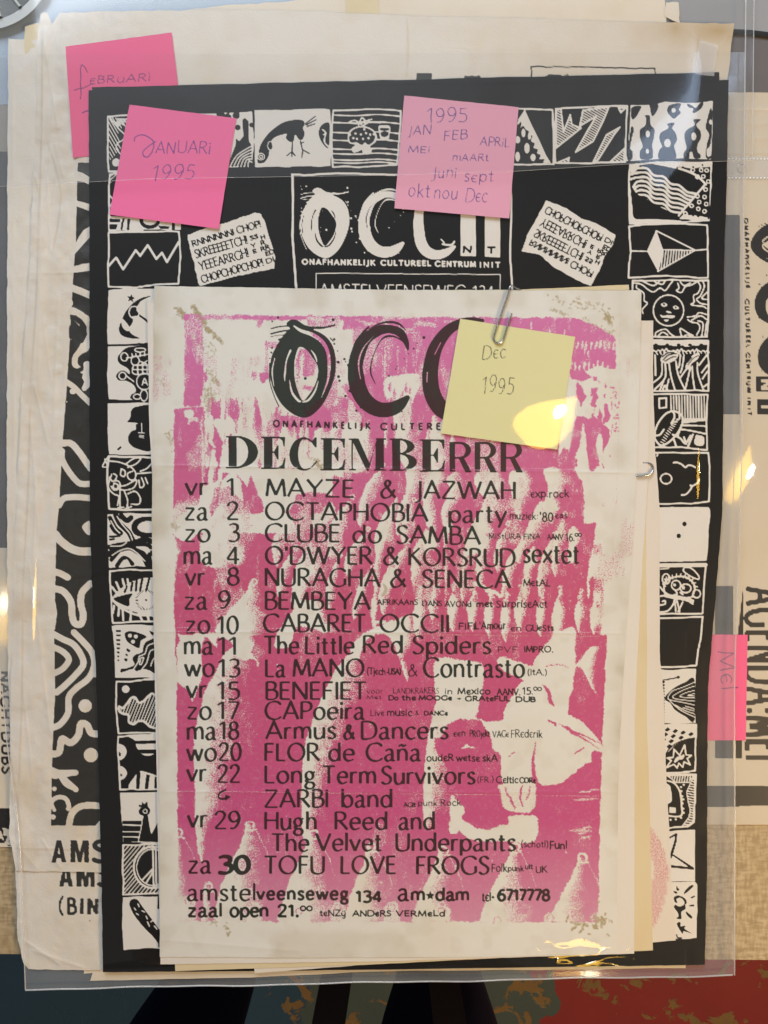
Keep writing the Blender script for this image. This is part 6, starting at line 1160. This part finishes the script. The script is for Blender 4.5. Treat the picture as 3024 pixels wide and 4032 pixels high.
o = sheet("loose_sheet", [(580, 1188), (2561, 1352)], [(2561, 1352), (2553, 1830), (2545, 2000), (2530, 2200), (2515, 2500), (2500, 2800), (2497, 3755)], [(632, 3797), (1500, 3786), (2497, 3755)], [(580, 1188), (588, 1690), (601, 1900), (604, 2400), (632, 3797)], 5.65, mat_white, step=20, rough=.8, hf=hm(43), seed=13); tag(o, "plain white sheet directly under the pink gig poster", "paper sheet")
def mh(x, y):
    h = .08 * vnoise(x, y, 230, 44) + .05 * vnoise(x, y, 80, 45)
    for (a, b, c_, d, k_, w_) in ((600, 1832, 2520, 1862, .42, 6), (600, 2487, 2470, 2494, .40, 6), (620, 3117, 2440, 3120, .30, 5), (600, 2470, 2470, 2478, .06, 4), (625, 3700, 1200, 3745, .25, 14), (690, 3240, 760, 3310, .2, 6), (2500, 1145, 2520, 1800, .15, 6)): h = h + k_ * crease(x, y, a, b, c_, d, w_)
    h = h + .25 * sstep(2400, 2520, x) * .6 + .10 * vnoise(x, y * 1.6, 60, 46) * sstep(1900, 1800, y) * sstep(800, 620, x) + .14 * vnoise(x * .4, y * 2.5, 60, 47) * np.exp(-((x - 2080) / 260) ** 2 - ((y - 1930) / 90) ** 2)
    return h
m1 = sheet("gig_poster", [(608, 1126), (1000, 1132), (1500, 1141), (2100, 1144), (2526, 1143)], [(2526, 1143), (2518, 1500), (2508, 1850), (2496, 2050), (2489, 2190), (2464, 2490), (2446, 2800), (2434, 3100), (2427, 3757)], [(629, 3768), (1200, 3771), (1900, 3768), (2427, 3757)],
           [(608, 1126), (603, 1500), (598, 2000), (600, 2230), (607, 2470), (612, 2490), (622, 2800), (627, 3100), (629, 3768)], 6.05, mat_main, step=3.2, rough=.9, art={'stain': M_stain, 'pink': M_pink, 'black': M_black}, hf=mh, seed=15)
tag(m1, "pink printed December gig list poster on top of the stack", "poster")
n4 = quadsheet("sticky_note", [(1812, 1255), (2265, 1326), (2194, 1770), (1735, 1706)], 6.5, mat_lemon, step=4, rough=.4, art={'pen': Npen}, hf=lambda x, y: curl(1950, 1290, 1900, 1740, .8)(x, y) + .04 * vnoise(x, y, 90, 48)); tag(n4, "yellow sticky note with Dec 1995 clipped to the pink poster", "sticky note")
w1 = cr([(2052, 1142), (2032, 1134), (2014, 1124), (2006, 1136), (1998, 1164), (1972, 1240), (1947, 1314), (1944, 1334), (1954, 1349), (1968, 1352), (1980, 1340), (1996, 1290), (2015, 1234)], False, 6)
c1 = tube("paper_clip", px3(w1, np.interp(np.arange(len(w1)), [0, 8, 16, 26, len(w1)], [5.0, 6.2, 7.3, 7.3, 7.4])), .00058, mat_wire); tag(c1, "steel paper clip holding the yellow note on the pink poster", "paper clip")
w2 = cr([(2506, 1875), (2530, 1873), (2550, 1871), (2566, 1862), (2572, 1848), (2568, 1832), (2556, 1824), (2530, 1822)], False, 6)
c2_ = tube("paper_clip", px3(w2, np.interp(np.arange(len(w2)), [0, 8, 16, 26, len(w2)], [6.6, 6.8, 6.3, 5.4, 5.2])), .00055, mat_wire); tag(c2_, "steel paper clip at the right edge of the clipped stack", "paper clip")

# ------------------------------------------------------------------ sleeve front, flap, seams
def fh(x, y):
    h = .30 * vnoise(x, y, 420, 50) + .05 * vnoise(x, y, 130, 51)
    h = h + .22 * vnoise(x, y * 3, 60, 52) * sstep(3640, 3790, y) * sstep(1700, 2100, x)
    side = np.maximum(sstep(2730, 2935, x), np.maximum(sstep(150, -40, x), sstep(3800, 3885, y)))
    return h - side * 2.0
sheet("front_layer", [(-60, 222), (1500, 214), (2935, 205)], [(2935, 205)] + sleeve_r[1:], [(100, 3896), (1500, 3868), (2892, 3840)], sleeve_l, 8.2, mat_film, step=16, rough=.3, parent=sleeve, thick=.03, hf=fh)
tube("side_seam", px3(cr(sleeve_r, False, 6), 6.1), .00045, mat_seam, sleeve); tube("bottom_seam", px3([(x, 3896 - 56 * (x - 100) / 2792 + 2.2 * math.sin(x / 130) + 1.2 * math.sin(x / 47)) for x in range(100, 2893, 24)], 5.2), .00055, mat_seam, sleeve); tube("left_seam", px3(cr(sleeve_l[2:], False, 6), 5.2), .0004, mat_seam, sleeve)
flap = empty("clear_film"); tag(flap, "clear plastic film over the upper part of the black poster", "plastic film")
sheet("film", [(-80, -80), (2970, -80)], [(2970, -80), (2962, 632)], [(-80, 738), (600, 704), (1500, 690), (2000, 676), (2500, 644), (2962, 632)], [(-80, -80), (-80, 738)], 9.0, mat_film2, step=30, rough=.3, parent=flap, thick=.03, hf=lambda x, y: fh(x, y) * .8 - 1.0 * sstep(2700, 2950, x))
tube("lower_edge", px3([(-80, 738), (600, 704), (1500, 690), (2000, 676), (2500, 644), (2962, 632)], [9.1, 9.2, 9.2, 9.2, 8.8, 5.2]), .00011, mat_seam, flap); tube("side_edge", px3([(2970, -80), (2966, 300), (2962, 632)], 4.6), .0003, mat_seam, flap)

# ------------------------------------------------------------------ lamps of the room (seen mirrored in the film)
m_shade = plain("amber_lamp_glass", (.9, .6, .15), .3, emis=(1.0, .56, .06), es=17.0); m_bulb = plain("glowing_bulb", (1, 1, 1), .3, emis=(1, .90, .68), es=150.0); m_cord = plain("lamp_cord", (.02, .02, .02), .6)
def lathe(name, prof, mat, parent, n=28):
    V = [(x, r * math.cos(2 * math.pi * k / n), r * math.sin(2 * math.pi * k / n)) for x, r in prof for k in range(n)]
    return mesh(name, V, [[i * n + k, i * n + (k + 1) % n, (i + 1) * n + (k + 1) % n, (i + 1) * n + k] for i in range(len(prof) - 1) for k in range(n)], mat, parent)
def lamp(px, py, ang, sx, sw, label, first=None):
    x, y, _ = W(px, py, .008); d = Vector((float(x), float(y), H - .008)); p = Vector((float(x), float(y), .008)) + d * 2.0
    if first is None:
        r = empty("pendant_lamp"); prof = [(-.070, .001), (-.068, .020), (-.058, .038), (-.038, .051), (-.012, .055), (.016, .048), (.044, .033), (.068, .017), (.088, .006), (.097, .001)]
        lathe("shade", prof, m_shade, r); bpf = [(-.004, .001), (.0, .006), (.010, .011), (.020, .0115), (.030, .008), (.036, .001)]
        b_ = lathe("bulb", bpf, m_bulb, r); b_.location = (.0, -.004, -.052); b_.rotation_euler = (0, math.radians(14), math.radians(14)); tube("cord", [(0, 0, .04), (0, 0, .5), (0, 0, 1.2)], .003, m_cord, r)
    else:
        r = first.copy(); C.objects.link(r)
        for ch in first.children: k = ch.copy(); C.objects.link(k); k.parent = r
    r.location = p; r.rotation_euler = (0, 0, math.radians(ang)); r.scale = (sx, sw, 1 if first is None else .6)
    return tag(r, label, "pendant lamp", "pendant lamps above the table")
l1 = lamp(2152, 1656, 44, .72, .84, "glowing teardrop pendant lamp above the yellow note")
lamp(2285, 3805, 4, .85, .22, "glowing pendant lamp above the lower right corner of the sleeve", l1)
lamp(30, 2400, 80, 1.0, .35, "glowing pendant lamp above the left edge of the sleeve", l1)
lamp(2932, 1880, 75, .7, .2, "glowing pendant lamp above the right edge of the sleeve", l1)

# ------------------------------------------------------------------ person standing at the near side of the table, and a chair
m_jean = plain("dark_navy_cloth", (.010, .013, .035), .85, mot=.3, sc_=40, spec=.1); m_skin = plain("skin", (.5, .3, .22), .5); m_shoe = plain("black_shoe", (.012, .012, .012), .4)
def loft(name, rings, mat, parent, n=20):
    V = []
    for (x, y, z_, rx, ry) in rings:
        for k in range(n): a = 2 * math.pi * k / n; V.append((x + rx * math.cos(a), y + ry * math.sin(a), z_))
    F_ = [[i * n + k, i * n + (k + 1) % n, (i + 1) * n + (k + 1) % n, (i + 1) * n + k] for i in range(len(rings) - 1) for k in range(n)]
    return mesh(name, V, F_, mat, parent)
def skinned(name, nodes, edges, mat, parent, sub=2):
    me = bpy.data.meshes.new(name); me.from_pydata([n[:3] for n in nodes], edges, []); o = bpy.data.objects.new(name, me); C.objects.link(o); o.parent = parent
    md = o.modifiers.new("Skin", 'SKIN'); md.use_smooth_shade = True
    if not me.skin_vertices: me.attributes  # layer appears with the modifier
    for i, n in enumerate(nodes):
        v = me.skin_vertices[0].data[i]; v.radius = (n[3], n[4] if len(n) > 4 else n[3]); v.use_root = (i == 0)
    s = o.modifiers.new("Subdivision", 'SUBSURF'); s.levels = sub; s.render_levels = sub
    me.materials.append(mat); return o
person = empty("person", (0, -.62, FZ)); tag(person, "person in dark navy trousers standing at the near edge of the table", "person")
# joints: x, y, z above the floor, radius (sideways, front-back)
J = [(-.09, -.03, .93, .15, .11), (-.20, .00, .84, .095, .10), (-.225, .045, .52, .066, .07), (-.22, .02, .30, .058, .06), (-.22, .0, .11, .045, .05),
     (.03, .00, .84, .095, .10), (.055, .07, .50, .068, .075), (.07, .02, .30, .058, .06), (.08, .0, .11, .045, .05),
     (-.09, -.05, 1.10, .15, .10), (-.09, -.07, 1.30, .17, .11), (-.09, -.09, 1.44, .10, .08), (-.09, -.09, 1.50, .055, .055),
     (-.30, -.08, 1.42, .06, .06), (-.36, -.06, 1.20, .045, .045), (-.27, .10, 1.10, .035, .035), (.12, -.08, 1.42, .06, .06), (.19, -.06, 1.20, .045, .045), (.10, .10, 1.10, .035, .035)]
Ed = [(0, 1), (1, 2), (2, 3), (3, 4), (0, 5), (5, 6), (6, 7), (7, 8), (0, 9), (9, 10), (10, 11), (11, 12), (11, 13), (13, 14), (14, 15), (11, 16), (16, 17), (17, 18)]
skinned("clothed_body", J, Ed, m_jean, person)
Hd_ = [(-.09, -.09, 1.49, .05, .05), (-.09, -.08, 1.56, .062, .07), (-.09, -.075, 1.64, .075, .09), (-.09, -.085, 1.71, .07, .085), (-.09, -.09, 1.75, .04, .05)]
skinned("head", Hd_, [(0, 1), (1, 2), (2, 3), (3, 4)], m_skin, person); skinned("hair", [(-.09, -.11, 1.66, .082, .09), (-.09, -.105, 1.73, .078, .09), (-.09, -.11, 1.77, .04, .05)], [(0, 1), (1, 2)], plain("brown_hair", (.04, .025, .015), .6), person)
for sx_ in (-.22, .08): skinned("shoe", [(sx_, -.03, .05, .042, .04), (sx_, .06, .045, .048, .034), (sx_, .15, .035, .042, .028)], [(0, 1), (1, 2)], m_shoe, person)
for sx_, dx in ((-.27, 1), (.10, -1)):                     # both hands, held together in front
    nodes = [(sx_, .10, 1.10, .028, .022), (sx_ + .04 * dx, .17, 1.11, .036, .016)]; ed = [(0, 1)]
    for f in range(4): k = len(nodes); yy = .20 + .002 * f; nodes += [(sx_ + (.025 + .018 * f) * dx, yy, 1.115, .010), (sx_ + (.03 + .018 * f) * dx, yy + .035 - .004 * abs(f - 1.5), 1.12, .009), (sx_ + (.034 + .018 * f) * dx, yy + .05 - .004 * abs(f - 1.5), 1.10, .008)]; ed += [(1, k), (k, k + 1), (k + 1, k + 2)]
    k = len(nodes); nodes += [(sx_ + .075 * dx, .15, 1.12, .011), (sx_ + .085 * dx, .18, 1.13, .009)]; ed += [(0, k), (k, k + 1)]
    skinned("hand", nodes, ed, m_skin, person, 1)
chair = empty("chair", (0, -.5, FZ)); tag(chair, "dark brown wooden chair standing between the person's legs and the table", "chair")
m_ch = plain("dark_chair_wood", (.020, .010, .007), .45)
def bar(name, a, b_, r, mat, parent): return tube(name, [a, ((a[0] + b_[0]) / 2, (a[1] + b_[1]) / 2, (a[2] + b_[2]) / 2), b_], r, mat, parent, 12)
cx0 = .01
boxm("seat", cx0 - .19, cx0 + .19, .18, .52, .43, .46, m_ch, chair, .008)
for ax_ in (-.16, .16):
    bar("leg", (cx0 + ax_, .22, 0), (cx0 + ax_, .22, .43), .018, m_ch, chair); bar("leg", (cx0 + ax_, .48, 0), (cx0 + ax_, .48, .43), .018, m_ch, chair)
bar("stretcher", (cx0 - .16, .22, .2), (cx0 + .16, .22, .2), .010, m_ch, chair)
def slat(name, pts, parent, mat, wd):
    V = []; 
    for x, y, z_ in pts:
        for sx_ in (-wd, wd):
            for sz in (0, .012): V.append((x + sx_, y, z_ + sz))
    F_ = []
    for i in range(len(pts) - 1): k = i * 4; F_ += [[k, k + 2, k + 6, k + 4], [k + 1, k + 5, k + 7, k + 3], [k, k + 4, k + 5, k + 1], [k + 2, k + 3, k + 7, k + 6]]
    return mesh(name, V, F_, mat, parent, False)

for k_, (xa, xb) in enumerate(((-.030, -.046), (.05, .052))):
    o = slat("back_post", [(xa, .14, -.28 - FZ), (xa - .004, .135, -.18 - FZ), (xb, .10, -.04 - FZ)], chair, m_ch, .0125)
boxm("back_rail", -.06, .066, .085, .105, .70, .74, m_ch, chair, .006)
